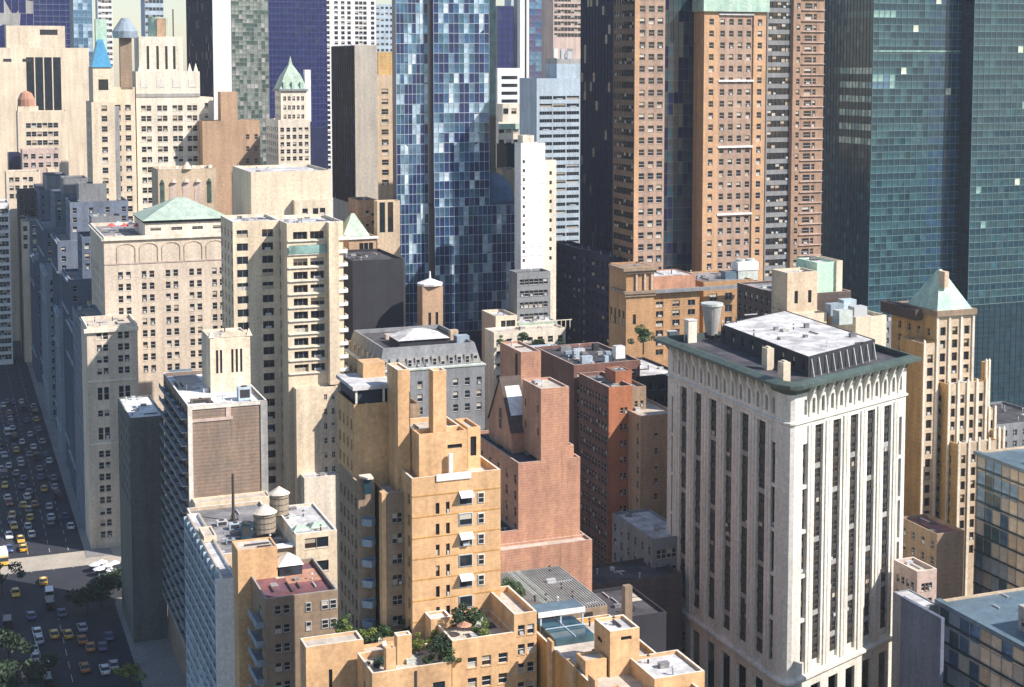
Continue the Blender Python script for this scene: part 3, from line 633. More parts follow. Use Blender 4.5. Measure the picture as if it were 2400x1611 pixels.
x11, z11 = b.C(931, 1492, -9.0); x12 = b.X(965, -9, z11); b.vol(x11, x12, -9.0, -7.2, zterr, z11, OB, roof='roof_tan', par=.2, name='terrace_hut_wall', roofname='terrace_hut_roof', cope='pale_cream')
x13, z13 = b.C(905, 1522, -12.4); x14 = b.X(928, -12.4, z13); b.vol(x13, x14, -12.4, -11, zterr, z13, OB, roof='roof_tan', par=.2, name='terrace_hut_wall', roofname='terrace_hut_roof')
b.done(300); ORG = b; ZTERR = zterr; ORGX = (xw2, xt, xt2, xr, xr2, xr3, zr_, x9, z9)
# right orange block with penthouse
b = B('orange_penthouse_block', 'deep orange brick block with pale roof and a square penthouse', 'building', 1497, 1709, 205)
zt = b.zt
b.vol(0, 14.7, 0, 42, 0, zt, 'deep_orange', front=W(4, 1.2, 1.8, 3.4), side=W(5, 1.1, 1.7, 3.5, top=4, m0=6, lo=1680), roof='roof_tan', par=.9, cope='pale_cream')  # warm bounce on the shaded flank is put into the deep orange
b.box('stair_pier', -.5, -.01, 14, 16.5, 0, zt + 1.6, 'orange_brick'); b.box('stair_pier', -.6, -.01, 22, 25, 0, zt + .8, 'orange_brick'); b.box('stair_pier', -.45, -.01, 31, 33, 0, zt + 1.2, 'orange_brick')
zp = b.Z(1481, 4.7, 19.6); x0, y0 = b.loc(1430, 1481, zp); x1 = b.X(1499, y0, zp); yl = b.Y(1393, x0, zp)
b.vol(x0, x1, y0, yl, zt - 1, zp, OB, front=W([.55], 1.7, .6, 9, top=1.1, style='slot', sill=False), side=W([.35], 1.8, .8, 9, top=2.2, style='slot', sill=False), roof='roof_white', par=.5, cope='pale_cream', name='penthouse_wall', roofname='penthouse_roof')
b.vol(.6, x0 - .4, 20, 23.5, zt - 1, zt + 2.1, OB, roof='roof_tan', par=.3, name='terrace_wall', roofname='terrace_roof'); b.vol(.5, x0 - 2.0, 11, 12.2, zt - 1, zt + 1.2, OB, roof='roof_tan', par=.2, name='terrace_wall', roofname='terrace_roof')
x2, y2 = b.loc(1534, 1592, zt + 1.6); b.vol(x2, x2 + 8.5, y2, y2 + 9, 0, zt + 1.6, OB, roof='roof_white', par=.5, cope='pale_cream', name='bulkhead_wall', roofname='bulkhead_roof')
q = b.loc(1330, 1470, zt); b.box('blue_roof_cover', q[0] - 4.2, q[0] + 2.6, q[1] - 5, q[1] + 4.0, zt - .89, zt + .3, 'pool')
b.box('blue_roof_frame', q[0] - .8, q[0] - .65, q[1] - 5.1, q[1] + 4.1, zt + .3, zt + .42, 'frame_blue'); b.box('blue_roof_frame', q[0] - 4.3, q[0] + 2.7, q[1] - .9, q[1] - .75, zt + .42, zt + .54, 'frame_blue')
q = b.loc(1318, 1420, zt + 2.6); mb = MB(); mb.box(q[0] - 5.0, q[0] + 3.4, q[1] - 1.6, q[1] + 2.4, zt + 2.2, zt + 2.5); part('canopy_roof', mb, ['roof_blue'], b.e); mb = MB(); mb.box(q[0] - 5.05, q[0] + 3.45, q[1] - 1.75, q[1] - 1.61, zt + 1.7, zt + 2.6); part('canopy_fascia', mb, ['bright_white'], b.e)
for xx in (q[0] - 4.6, q[0] - 1, q[0] + 3.0): b.box('canopy_post', xx, xx + .25, q[1] - 1.5, q[1] - 1.25, zt - .9, zt + 2.2, 'frame_blue')
q = b.loc(1472, 1455, zt - 1); b.box('chimney', q[0] - .85, q[0] + .5, q[1] - .6, q[1] + .6, zt - 6, b.Z(1372, q[0], q[1]), 'brown')
b.done(); PEN = b
# ribbed roof hall
b = B('ribbed_roof_hall', 'low hall with a grey ribbed roof between brick blocks', 'building', 1236, 1442, 248)
w = b.X(1424); zt = b.zt; b.vol(0, w, 0, 21.5, 0, zt - .3, 'brown', roof='ribbed', par=.02)
for i in range(30):
    x = .3 + (w - .6) * i / 29; mb = MB(); mb.box(x - .09, x + .09, .05, 21.4, zt - .3, zt + .05); part('roof_rib', mb, ['pale_metal' if i in (9, 10, 12, 13) else 'grey_stone'], b.e)
b.done()
# ================================================================ terracotta stepped block
b = B('terracotta_stepped_block', 'stepped terracotta brick building with a windowless front and tall slab chimney', 'building', 1215, 1086, 318)
zt = b.zt; TC = 'terracotta'; x1 = b.X(1360)
b.vol(0, x1, 0, 30, 0, zt, TC, side=W(6, 1.3, 1.9, 3.6, top=3, lo=1330), roof='roof_dark', par=.7, cope='pink_stone')
x0, zz = b.C(1268, 912, .02); x2 = b.X(1334, .02, zz); b.vol(x0, x2, .02, 11, zt, zz, TC, side=W(2, .8, 1.6, 5, top=4, style='dark'), roof='roof_tan', par=.5, cope='pink_stone', name='tower_wall', roofname='tower_roof')
xm = b.X(1334, .02, zz); b.vol(xm + .01, x1 - 1.2, .8, 8, zt - .5, zt + 2.6, TC, roof='roof_tan', par=.4, cope='pink_stone', name='step_wall', roofname='step_roof')
xl, zl = b.C(1150, 1250, .03); b.vol(xl, -.01, .03, 20, 0, zl, TC, roof='roof_dark', par=.6, cope='pink_stone', name='wing_wall', roofname='wing_roof')
xk, zk = b.C(1168, 1292, -4.0); b.vol(xk, b.X(1388, -4, zk), -4.0, -.02, 0, zk, TC, roof='roof_tan', par=.5, cope='pink_stone', name='base_wall', roofname='base_roof')
b.vol(x1 + .01, b.X(1388, -3.9, zk), -.01, 6, 0, zk, TC, roof='roof_tan', par=.5, cope='pink_stone', name='base_wall', roofname='base_roof')
xb, zb_ = b.C(1221, 826, 24); xb2 = b.X(1268, 24, zb_); yb = min(b.Y(1172, xb, zb_), 44)
b.vol(xb, xb2, 24, yb, zt - 6, zb_, TC, side=W([.78], 1.6, 16, 99, top=.8, style='dark', sill=False), roof='roof_tan', par=.5, cope='pink_stone', name='tower_wall', roofname='tower_roof')
xg = b.X(1178, 16, zt + 8); zg0, zg1 = zt + 4, b.Z(886, xg, 17)
mb = MB(); ya, yc, ym = 10.5, 25, 17.5; xe = x0 + 2
mb.poly([(xg, yc, zt - 1), (xg, ya, zt - 1), (xg, ya, zg0), (xg, ym, zg1), (xg, yc, zg0)]); mb.poly([(xg, ya, zt - 1), (xe, ya, zt - 1), (xe, ya, zg0), (xg, ya, zg0)]); mb.poly([(xe, yc, zt - 1), (xg, yc, zt - 1), (xg, yc, zg0), (xe, yc, zg0)]); mb.poly([(xe, ya, zt - 1), (xe, yc, zt - 1), (xe, yc, zg0), (xe, ym, zg1), (xe, ya, zg0)]); part('gable_wall', mb, [TC], b.e)
mb = MB(); mb.poly([(xg - .3, ya - .4, zg0 - .1), (xe, ya - .4, zg0 - .1), (xe, ym, zg1 + .2), (xg - .3, ym, zg1 + .2)]); mb.poly([(xe, yc + .4, zg0 - .1), (xg - .3, yc + .4, zg0 - .1), (xg - .3, ym, zg1 + .2), (xe, ym, zg1 + .2)]); part('gable_roof', mb, ['dark_brown'], b.e)  # dark colour puts the slope's shade into the gable roof
mb = MB(); k0, k1 = .30, .82; f_ = lambda t, x: (x, ya - .4 + (ym - ya + .4) * t, zg0 - .1 + (zg1 + .3 - zg0) * t + .06)
mb.poly([f_(k0, xg + .6), f_(k0, xg + 4.6), f_(k1, xg + 4.0), f_(k1, xg + .6)]); part('skylight', mb, ['bright_white'], b.e)  # white patch paints the sunlit spot of the slope, no glazing here
b.wins.append((xg - .02, ym, zg0 - .5, -math.pi / 2, 1.6, 4.6, 'sash', True))
b.done()
# dark red block
b = B('dark_red_brick_block', 'tall dark red brick block with a sunlit narrow orange front', 'building', 1427, 908, 405)
zt = b.zt; x1 = b.X(1483); x2 = b.X(1522)
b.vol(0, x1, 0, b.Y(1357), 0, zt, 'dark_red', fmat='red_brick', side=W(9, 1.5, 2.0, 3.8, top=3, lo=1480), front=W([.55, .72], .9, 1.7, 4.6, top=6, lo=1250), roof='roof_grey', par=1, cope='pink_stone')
b.box('brick_facing', -.02, x1 + .02, -.4, -.004, b.Z(1290), zt - .02, 'red_brick') if False else None
b.vol(x1 + .01, x2, 2, 30, 0, zt - 1, 'brown', front=W([.4, .75], .9, 1.7, 4.2, top=4, lo=1250), roof='roof_grey', par=.8, name='wing_wall', roofname='wing_roof')
q = b.loc(1462, 890, zt); b.vol(q[0] - 3, q[0] + 2, q[1] - 1, q[1] + 6, zt - 1, b.Z(868, q[0], q[1]), 'red_brick', roof='roof_grey', par=.3, name='bulkhead_wall', roofname='bulkhead_roof')
b.done(); DRED = b
for (nm, lb, px, py, D, pr, dep, wl, fr, sd, rf, kw) in (
    ('slim_brown_block', 'slim brown brick block with one column of windows beside the white tower', 1502, 976, 400, 1590, 30, 'tan_brick', W([.42], 1.1, 1.7, 4.2, top=5, lo=1200), W(3, 1.2, 1.8, 4), 'roof_tan', dict(cope='pink_stone')),
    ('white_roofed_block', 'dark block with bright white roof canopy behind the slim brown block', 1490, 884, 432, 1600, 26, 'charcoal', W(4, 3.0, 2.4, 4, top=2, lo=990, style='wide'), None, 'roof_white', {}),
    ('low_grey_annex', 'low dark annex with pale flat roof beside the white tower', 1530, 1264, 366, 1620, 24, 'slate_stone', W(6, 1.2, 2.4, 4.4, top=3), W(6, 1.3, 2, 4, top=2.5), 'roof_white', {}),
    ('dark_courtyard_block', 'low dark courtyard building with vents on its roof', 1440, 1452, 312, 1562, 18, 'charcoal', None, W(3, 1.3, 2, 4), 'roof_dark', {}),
    ('dark_yard_block', 'lowest dark building in the shaded yard behind the ribbed roof', 1400, 1372, 352, 1600, 14, 'dark_brown', None, W(3, 1.3, 2, 4), 'roof_dark', {}),
    ):
    b = B(nm, lb, 'building', px, py, D); b.tier(px, py, pr, 0, dep, 0, wl, front=fr, side=sd, roof=rf, par=.7, **kw); b.done(120)
# ================================================================ grey mansard block
b = B('grey_mansard_block', 'grey stone block with mansard attic and cluttered roof in shade', 'building', 885, 874, 430)
zt = b.zt; x1 = b.X(1136); yl = b.Y(808)
b.vol(0, x1, 0, yl, 0, zt, 'slate_stone', front=W(9, 1.5, 2.2, 3.9, top=3.5, lo=1010), side=W(7, 1.5, 2.2, 3.9, top=3.5, lo=1010), roof='roof_grey', par=.3)
z2 = b.Z(818, 2, 2); mb = MB(); A = [(.6, .6), (x1 - .6, .6), (x1 - .6, yl - .6), (.6, yl - .6)]; mb.loft(A, zt - .2, offset(A, -1.8), z2); mb.loft(offset(A, -1.8), z2, offset(A, -2.4), z2); mb.loft(offset(A, -2.4), z2, offset(A, -2.4), z2 - 1.2); part('mansard_wall', mb, ['slate_stone'], b.e)
r = MB(); r.poly([(*p, z2 - 1.2) for p in offset(A, -2.4)]); part('mansard_roof', r, ['roof_dark'], b.e)
mb = MB(); A2 = offset(A, .9); mb.loft(offset(A, .5), zt - .6, A2, zt - .1); mb.loft(A2, zt - .1, A2, zt + .3); mb.loft(A2, zt + .3, offset(A, 0), zt + .5); part('cornice', mb, ['pale_metal'], b.e)
for i in range(12):
    x = 2.4 + (x1 - 5) * i / 11; mb = MB(); mb.box(x - .9, x + .9, .9, 2.4, zt + .3, zt + 3.4); part('dormer', mb, ['grey_stone'], b.e); b.wins.append((x, .88, zt + .8, 0, 1.2, 2.1, 'sash', True))
for i in range(7):
    y = 4 + (yl - 7) * i / 6; mb = MB(); mb.box(.9, 2.4, y - .9, y + .9, zt + .3, zt + 3.4); part('dormer', mb, ['tan_stone'], b.e); b.wins.append((.88, y, zt + .8, -math.pi / 2, 1.2, 2.1, 'sash', True))
q = b.loc(975, 800, z2); mb = MB(); mb.box(q[0] - 6, q[0] + 9, q[1] - 3, q[1] + 8, z2 - 1.2, z2 + 1); part('lantern_wall', mb, ['charcoal'], b.e); mb = MB(); mb.pyramid(q[0] - 6.6, q[0] + 9.6, q[1] - 3.6, q[1] + 8.6, z2 + 1, z2 + 3.2, k=.25); part('lantern_roof', mb, ['roof_white'], b.e)
for (ax, ay, w_, h_, mt) in ((12, 10, 3, 1.8, 'ac_grey'), (17, 16, 2, 2.4, 'roof_grey'), (33, 8, 4, 2.2, 'grey_blue'), (38, 14, 2.5, 3, 'tan_stone'), (9, 22, 3, 1.5, 'roof_tan')): b.box('roof_housing', min(ax, x1 - 6), min(ax, x1 - 6) + w_, min(ay, yl - 6), min(ay, yl - 6) + w_ * .8, z2 - 1.2, z2 - 1.2 + h_, mt)
b.done(); MANS = b; MZ = z2
# ================================================================ limestone hotel on the avenue
b = B('limestone_hotel', 'large limestone hotel with arched panels under the cornice and a hipped roof', 'building', 243, 556, 490)
zt = b.zt; w = b.X(537); yl = b.Y(196)
rows = []; zz = b.Z(640)
for k in range(20): rows.append((zz - k * 3.98 - 2.3, zz - k * 3.98))
rows = [r for r in rows if r[0] > b.Z(900)]
b.vol(0, w, 0, 46, 0, zt, 'limestone', front=W([.155, .34, .53, .72, .905], 1.35, 2.3, 3.98, pair=2.55, rows=rows, solo=True), side=W(8, 1.4, 2.3, 3.98, top=12, lo=760), roof='roof_grey', par=1.2, cope='bright_white')
mb = MB(); mb.box(-.6, w + .1, -.75, -.004, zt - 1.3, zt - .5); mb.box(-.75, -.004, -.75, 46, zt - 1.3, zt - .5); part('cornice', mb, ['pale_cream'], b.e)
b.box('string_course', 0, w, -.2, -.004, b.Z(622), b.Z(622) + .5, 'pink_stone')
for i in range(5):                                    # shallow blind arches
    x0 = w * (.10 + .178 * i); mb = MB(); x1 = x0 + w * .145; zb0 = b.Z(620); zt0 = b.Z(578)
    for k in range(6):
        t0, t1 = math.pi * k / 6, math.pi * (k + 1) / 6; c = (x0 + x1) / 2; r_ = (x1 - x0) / 2
        p0 = (c - r_ * math.cos(t0), zt0 - 1.2 + 1.8 * math.sin(t0)); p1 = (c - r_ * math.cos(t1), zt0 - 1.2 + 1.8 * math.sin(t1)); mb.bar((p0[0], -.1, p0[1]), (p1[0], -.1, p1[1]), .12)
    mb.bar((x1, -.1, zb0), (x1, -.1, zt0 - 1.2), .14); mb.bar((x0, -.1, zb0), (x0, -.1, zt0 - 1.2), .1); part('blind_arch', mb, ['tan_stone'], b.e)
xa = b.X(340, 1.5); z2 = b.Z(524, xa, 1.5)
b.vol(xa, w - .4, 1.5, 30, zt - 1.2, z2, 'pale_cream', front=W(4, 3.6, 1.0, 9, top=1.6, m0=3.5, m1=3, style='wide', sill=False), roof='roof_grey', par=.1, name='attic_wall', roofname='attic_roof')
b.box('eave_band', xa - .4, w, 1.0, 30.4, z2, z2 + .9, 'charcoal')
ax, az = b.C(437, 463, 12); mb = MB(); mb.pyramid(xa - 1, w + .6, .4, 27, z2 + .9, az, ax='x', k=.1); part('hipped_roof', mb, ['pale_copper'], b.e)
mb = MB(); mb.box(1.2, xa - 2, 2.2, 14, zt - 1.19, zt - 1.1); part('terrace_mat', mb, ['roof_tan'], b.e)
# lower wing at the corner of the avenue
x0, zc = b.C(203, 766, -20); x1 = b.X(322, -20, zc); yb = 40
rows = []; zz = b.Z(783, x0, -20)
for k in range(4): rows.append((zz - k * 3.75 - 2.2, zz - k * 3.75))
zq = rows[-1][0] - 4
rows += [(zq - 4.2, zq), (zq - 9.5, zq - 7.4), (zq - 17, zq - 13)]
zz = zq - 20.5
for k in range(8): rows.append((zz - k * 3.75 - 2.2, zz - k * 3.75))
rows = [r for r in rows if r[0] > 1]
b.vol(x0, x1, -20, -.01, 0, zc, 'limestone', front=W([.30, .72], 1.35, 2.2, 3.7, pair=2.0, rows=rows), roof='roof_tan', par=1.0, cope='bright_white', name='wing_wall', roofname='wing_roof')
b.vol(x0, -.02, 0, 34, 0, zc - 1.5, 'street_slate', side=W(7, 1.5, 2.3, 3.75, top=3, lo=1290), roof='roof_grey', par=1.0, name='wing_wall', roofname='wing_roof')  # limestone flank, its blue shade put into the wall colour
b.box('cornice', x0 - .9, x1 + .2, -20.9, -20.004, zc - 2.0, zc - .8, 'pale_cream'); b.box('string_course', x0 - .3, x1, -20.35, -20.004, zq - 18.5, zq - 17.9, 'pale_cream'); b.box('string_course', x0 - .3, x1, -20.3, -20.004, rows[3][0] - 2.2 if rows[3][0] > rows[-1][0] else 30, (rows[3][0] if rows[3][0] > rows[-1][0] else 32) - 1.7, 'pale_cream')
b.done(300); HOTEL = b; HZ = zt
# street wall further along the avenue (its shaded side lines the street, blue shade put into the wall colours)
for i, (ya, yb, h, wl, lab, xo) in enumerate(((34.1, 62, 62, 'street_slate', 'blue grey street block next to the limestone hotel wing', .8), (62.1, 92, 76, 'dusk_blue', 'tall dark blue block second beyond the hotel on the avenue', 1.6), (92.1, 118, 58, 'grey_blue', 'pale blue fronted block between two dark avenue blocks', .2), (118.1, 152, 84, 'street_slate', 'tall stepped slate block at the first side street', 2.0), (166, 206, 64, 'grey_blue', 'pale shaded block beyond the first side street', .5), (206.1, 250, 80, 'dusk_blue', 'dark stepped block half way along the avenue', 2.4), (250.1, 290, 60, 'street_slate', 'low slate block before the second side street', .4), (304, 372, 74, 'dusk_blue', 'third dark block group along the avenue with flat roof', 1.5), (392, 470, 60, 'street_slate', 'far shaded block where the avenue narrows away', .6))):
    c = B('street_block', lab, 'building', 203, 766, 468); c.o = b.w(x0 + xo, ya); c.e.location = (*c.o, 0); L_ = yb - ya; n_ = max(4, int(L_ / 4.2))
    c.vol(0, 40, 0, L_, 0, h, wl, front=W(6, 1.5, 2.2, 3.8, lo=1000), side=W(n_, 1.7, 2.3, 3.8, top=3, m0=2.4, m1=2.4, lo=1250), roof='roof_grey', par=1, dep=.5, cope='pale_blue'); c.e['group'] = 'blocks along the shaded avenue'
    for k in range(n_ + 1):
        y = .3 + (L_ - .6) * k / n_; mb = MB(); mb.box(-.55, -.004, y - .3, y + .3, 0, h + .4); part('pier', mb, ['dusk_blue' if wl != 'grey_blue' else 'grey_blue'], c.e)
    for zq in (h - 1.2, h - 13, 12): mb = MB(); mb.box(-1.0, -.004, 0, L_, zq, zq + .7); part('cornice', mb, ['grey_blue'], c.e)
    if i in (1, 3, 5, 7): c.vol(5, 28, 5, L_ * .8, h - 1, h + 15, wl, front=W(4, 1.5, 2.2, 3.8), side=W(5, 1.5, 2.2, 3.8), roof='roof_dark', name='upper_wall', roofname='upper_roof'); c.vol(9, 20, 9, L_ * .6, h + 14, h + 22, 'slate_stone', roof='roof_dark', name='upper_wall', roofname='upper_roof')
    if i in (0, 2, 6): c.vol(6, 24, 4, L_ * .7, h - 1, h + 7, 'tan_stone', front=W(4, 1.5, 2.2, 3.8), side=W(4, 1.5, 2.2, 3.8), roof='roof_tan', name='upper_wall', roofname='upper_roof')
    c.done(150)
# generic simple tower: (name, label, px, py, pxr, D, left px or depth, wall, front, side, roof)
def tower(nm, lb, px, py, pxr, D, left, wl, fr=None, sd=None, rf='roof_grey', cap=200, par=.9, fin=True, **k):
    c = B(nm, lb, 'building', px, py, D)
    d = dict(left=left) if left is not None and left > 60 else {}
    dep = 30 if left is None else (left if left <= 60 else 30)
    c.box5 = c.tier(px, py, pxr, 0, dep, 0, wl, front=fr, side=sd, roof=rf, par=par, **d, **k)
    if fin: c.done(cap)
    return c
# ---------------- residential tower with window bands
b = B('banded_residential_tower', 'tall cream residential tower with stacked dark window bands in two bays', 'building', 672, 524, 440)
zt = b.zt; w = b.X(804)
fl = 3.98
rows = [(b.Z(545) - k * fl - 2.3, b.Z(545) - k * fl) for k in range(40)]; rA = [r for r in rows if r[0] > b.Z(898)]
b.vol(0, w, 0, 24, 0, zt, 'cream_brick', front=[W([.235, .535], 4.3, 2.3, fl, rows=rA, style='wide', sill=False)], side=W([.6], 1.6, 2.2, fl, rows=[r for r in rows if r[0] > b.Z(1150)]), roof='roof_white', par=1, cope='bright_white', dep=.9)
for r in rA:                                           # balcony trays in front of the bands and along the right edge
    mb = MB(); mb.box(.25, w * .70, -.5, -.004, r[0] - .55, r[0] - .25); part('window_band', mb, ['band_stone'], b.e)
    mb = MB(); mb.box(w * .885, w + 1.2, -.6, 3.0, r[0] - .6, r[0] - .4); mb.box(w + 1.05, w + 1.2, -.6, 3.0, r[0] - .4, r[0] + .6); mb.box(w * .885, w + 1.05, -.6, -.5, r[0] - .4, r[0] + .5); part('balcony', mb, ['bright_white'], b.e)
for i, r in enumerate(rA):
    if i == 1: mb = MB(); mb.box(.4, w * .68, -.62, -.52, r[0] - .2, r[1]); part('sun_room', mb, ['glass_mint'], b.e)
b.vol(w * .70, w * .875, -3.0, -.004, b.Z(905), zt, 'cream_brick', roof='roof_bright', par=.8, name='pier_wall', roofname='pier_roof', cope='bright_white')
z3 = b.Z(912, 2.6, -4); x3, _ = b.C(694, 912, -4); x4 = b.X(792, -4, z3); zlo = b.Z(1112, x3, -4)
b.vol(x3, x4, -4, -.02, 0, z3, 'cream_brick', front=[W([.70, .88], .75, 1.7, 4.4, top=2.2, lo=1110)], roof='roof_tan', par=.4, name='wing_wall', roofname='wing_roof')
b.vol(x3 + 1, b.X(792, -9, zlo), -9, -4.02, 0, zlo, 'pale_cream', roof='roof_white', par=.3, name='base_wall', roofname='base_roof')
xl = b.X(545, 10); zl = b.Z(520, xl, 10)
b.vol(xl, -.02, 10, 30, 0, zl, 'cream_brick', front=W([.20, .74, .93], 3.4, 2.5, fl, rows=[(r[0] + zl - zt, r[1] + zl - zt) for r in rows if r[0] > b.Z(1160)], style='wide', sill=False), side=W(4, 1.5, 2.2, fl, top=3, lo=860), roof='roof_white', par=.8, cope='bright_white', name='wall')
b.done(300); RES = b
# ---------------- cream plain block behind
b = tower('plain_cream_block', 'plain windowless cream block with a shaded grey flank', 588, 404, 776, 520, 545, 'cream', W([.25, .5, .62], 1.8, 1.5, 30, top=16, style='dark', sill=False), None, 'roof_white', fin=False)
xq, zq = b.C(690, 470, -3.0); b.vol(xq, b.X(772, -3, zq), -3.0, -.02, 0, zq, 'cream', front=W([.3, .6, .8], 1.6, 3.2, 40, top=3, style='dark', sill=False), roof='roof_white', par=.3, name='step_wall', roofname='step_roof'); b.done()
# ---------------- arched beige block behind the hipped roof
b = tower('arched_beige_block', 'beige block with tall blind arches and notched parapet behind the hipped roof', 370, 398, 506, 560, 355, 'tan_stone', None, None, 'roof_tan', fin=False)
x0, x1, y0, y1, zt = b.box5
for i, f in enumerate((.07, .26, .48, .68, .88)):
    mb = MB(); c = x0 + (x1 - x0) * f; ww = 1.6 if i in (0, 4) else 2.6; mb.box(c - ww / 2, c + ww / 2, -.14, -.004, zt - 13, zt - 5); mb.cyl(c, -.07, zt - 5, zt - 3.8, ww / 2, .3, 10); part('arch_panel', mb, ['glass_green_dk' if i in (0, 4) else 'pink_stone'], b.e)
for i in range(7): t = x0 + (x1 - x0) * (i + .1) / 7; b.box('merlon', t, t + 1.4, -.1, .4, zt, zt + 1.3, 'pale_cream')
mb = MB(); mb.cyl((x0 + x1) / 2, .6, zt, zt + 2.6, 2.0, .4, 10); part('crest', mb, ['cream'], b.e); b.done()
# ---------------- tan brick block
b = tower('tan_brick_block', 'plain tan brick block with a square chimney block and one edge of windows', 474, 284, 609, 640, 10, 'tan_brick', W([.78, .93], 1.3, 2.2, 5.2, top=6, lo=470), None, 'roof_grey', fin=False)
xq, zq = b.C(517, 216, 2); b.vol(xq, b.X(556, 2, zq), 2, 9, b.zt - 1, zq, 'tan_brick', roof='roof_grey', par=.4, name='bulkhead_wall', roofname='bulkhead_roof'); b.done()
# ---------------- tall cream tower
b = tower('tall_cream_tower', 'tallest cream stone tower with pairs of windows and fluted setback top', 318, 168, 468, 640, 24, 'pale_cream', W([.15, .40, .64, .87], 1.7, 2.6, 4.4, pair=2.3, rows=[(zrow(248, 640) - k * 4.4 - 2.4, zrow(248, 640) - k * 4.4) for k in range(11)]), None, 'roof_tan', fin=False, cap=300)
zt = b.zt; x0, x1 = b.box5[:2]
b.box('frieze_band', x0 + .1, x1 - .1, -.3, -.004, b.Z(228), b.Z(220), 'grey_stone')
for i in range(4): c = x0 + (x1 - x0) * (.13 + .25 * i); b.box('blind_panel', c - 1.6, c + 1.6, -.12, -.004, b.Z(206), b.Z(186), 'band_stone')
xq, zq = b.C(325, 86, 4); xr = b.X(428, 4, zq); b.vol(xq, xr, 4, 20, zt - 1, zq, 'pale_cream', front=W([.2, .42, .62, .8], .9, 10, 30, top=4, style='slot', sill=False), roof='roof_tan', par=.5, name='upper_wall', roofname='upper_roof')
mb = MB(); mb.cyl(xq + 9, 11, zq, zq + 8.5, 4.2, 4.2, 16); part('roof_drum', mb, ['copper'], b.e); mb = MB(); mb.box(xq + 8, xq + 12, 6, 7, zq, zq + 8); part('roof_slab', mb, ['tan_brick'], b.e)
b.box('roof_mast', xq + 15, xq + 15.5, 8, 8.5, zq, zq + 12, 'dark_steel')
for xx in (x0 + 1, x1 - 2.4, x1 - 5): mb = MB(); mb.pyramid(xx, xx + 1.8, .2, 2, zt, zt + 3.6); part('pinnacle', mb, ['pale_cream'], b.e)
b.vol(x1 + .01, x1 + 6, 2, 20, 0, b.Z(230), 'pale_cream', front=W(1, 1.4, 2.3, 4.4), roof='roof_tan', name='wing_wall', roofname='wing_roof'); b.done(300)
# ---------------- cream tower with blue mansard
b = B('blue_mansard_tower', 'cream tower with a bright blue tiled mansard and shaded recess on its right', 'building', 214, 240, 620)
zt = b.zt; w = b.X(268)
rr_ = [(b.Z(248) - k * 4.3 - 2.4, b.Z(248) - k * 4.3) for k in range(16)]
b.vol(0, w, 0, 24, 0, zt, 'cream', front=W([.55], 2.0, 2.5, 4.3, rows=[r for r in rr_ if r[0] > 20]), side=W(4, 1.5, 2.3, 4.3, top=4), roof='roof_tan', par=.6)
b.vol(w + .01, b.X(318, 7), 9, 24, 0, zt + 6, 'cream', front=W([.24, .68], 2.0, 2.5, 4.3, rows=[r for r in rr_ if r[0] > 20]), roof='roof_tan', par=.6, name='recess_wall', roofname='recess_roof')
b.box('bay_pier', w + .3, w + 2.6, 6, 8.99, 0, zt - 2, 'slate_stone')
z2 = b.Z(158); b.vol(1, w, 1.5, 20, zt - .6, z2, 'cream', front=W([.5], 4, 4.5, 30, top=5, style='slot', sill=False), roof='roof_tan', par=.3, name='upper_wall', roofname='upper_roof')
mb = MB(); mb.pyramid(.6, w - .5, 1.0, 14, z2, b.Z(92), k=.25); part('mansard_roof', mb, ['blue_tile'], b.e)
c = w * .55; mb = MB(); mb.box(c - 2.2, c + 2.4, 6, 10, z2, b.Z(44)); part('roof_shaft', mb, ['copper'], b.e)
c = b.X(297, 10); mb = MB(); mb.box(c - 2.4, c + 2.4, 9, 13, zt + 5, b.Z(88)); part('chimney', mb, ['brown'], b.e)
mb = MB(); mb.cyl(c, 11, b.Z(88), b.Z(72), 5, 5.4, 14); mb.cyl(c, 11, b.Z(72), b.Z(40), 5.2, 1.5, 14); part('turret', mb, ['grey_blue'], b.e); b.done(200)
# ---------------- pyramid roofed white tower
b = B('green_spire_tower', 'slim white tower crowned by a pale green steep pyramid roof', 'building', 652, 282, 690)
zt = b.zt; w = b.X(727)
b.vol(0, w, 0, b.Y(624), 0, zt, 'pale_cream', front=W(5, 1.5, 2.0, 3.35, top=3.5, lo=395), side=W(6, 1.5, 2.0, 3.35, top=3.5, lo=395), roof='roof_tan', par=.6)
z2 = b.Z(214); b.vol(1.8, w - 1.2, 2, 15, zt - .6, z2, 'pale_cream', front=W(5, 1.1, 1.9, 4.2, top=2.5), side=W(4, 1.1, 1.9, 4.2, top=2.5), roof=None, par=0, name='drum_wall')
mb = MB(); mb.box(1.0, w - .4, 1.2, 15.8, z2, z2 + .9); part('eave_band', mb, ['slate_stone'], b.e)
mb = MB(); A = [(1.4, 1.6), (w - .8, 1.6), (w - .8, 15.4), (1.4, 15.4)]; z3 = b.Z(152)
mb.loft(A, z2 + .9, offset(A, -2.4), z2 + 7); mb.loft(offset(A, -2.4), z2 + 7, offset(A, -5.6), z3); mb.loft(offset(A, -5.6), z3, offset(A, -6.4), b.Z(132), 0, True); part('spire_roof', mb, ['pale_copper'], b.e)
for i in range(3): c = 3.6 + i * (w - 7) / 2; mb = MB(); mb.box(c - .7, c + .7, 1.3, 3.2, z2 + .9, z2 + 4.2); part('dormer', mb, ['copper'], b.e)
b.box('white_chimney', w - 1.6, w + 1.2, 3, 6, zt - 1, b.Z(164), 'bright_white'); b.done(150)
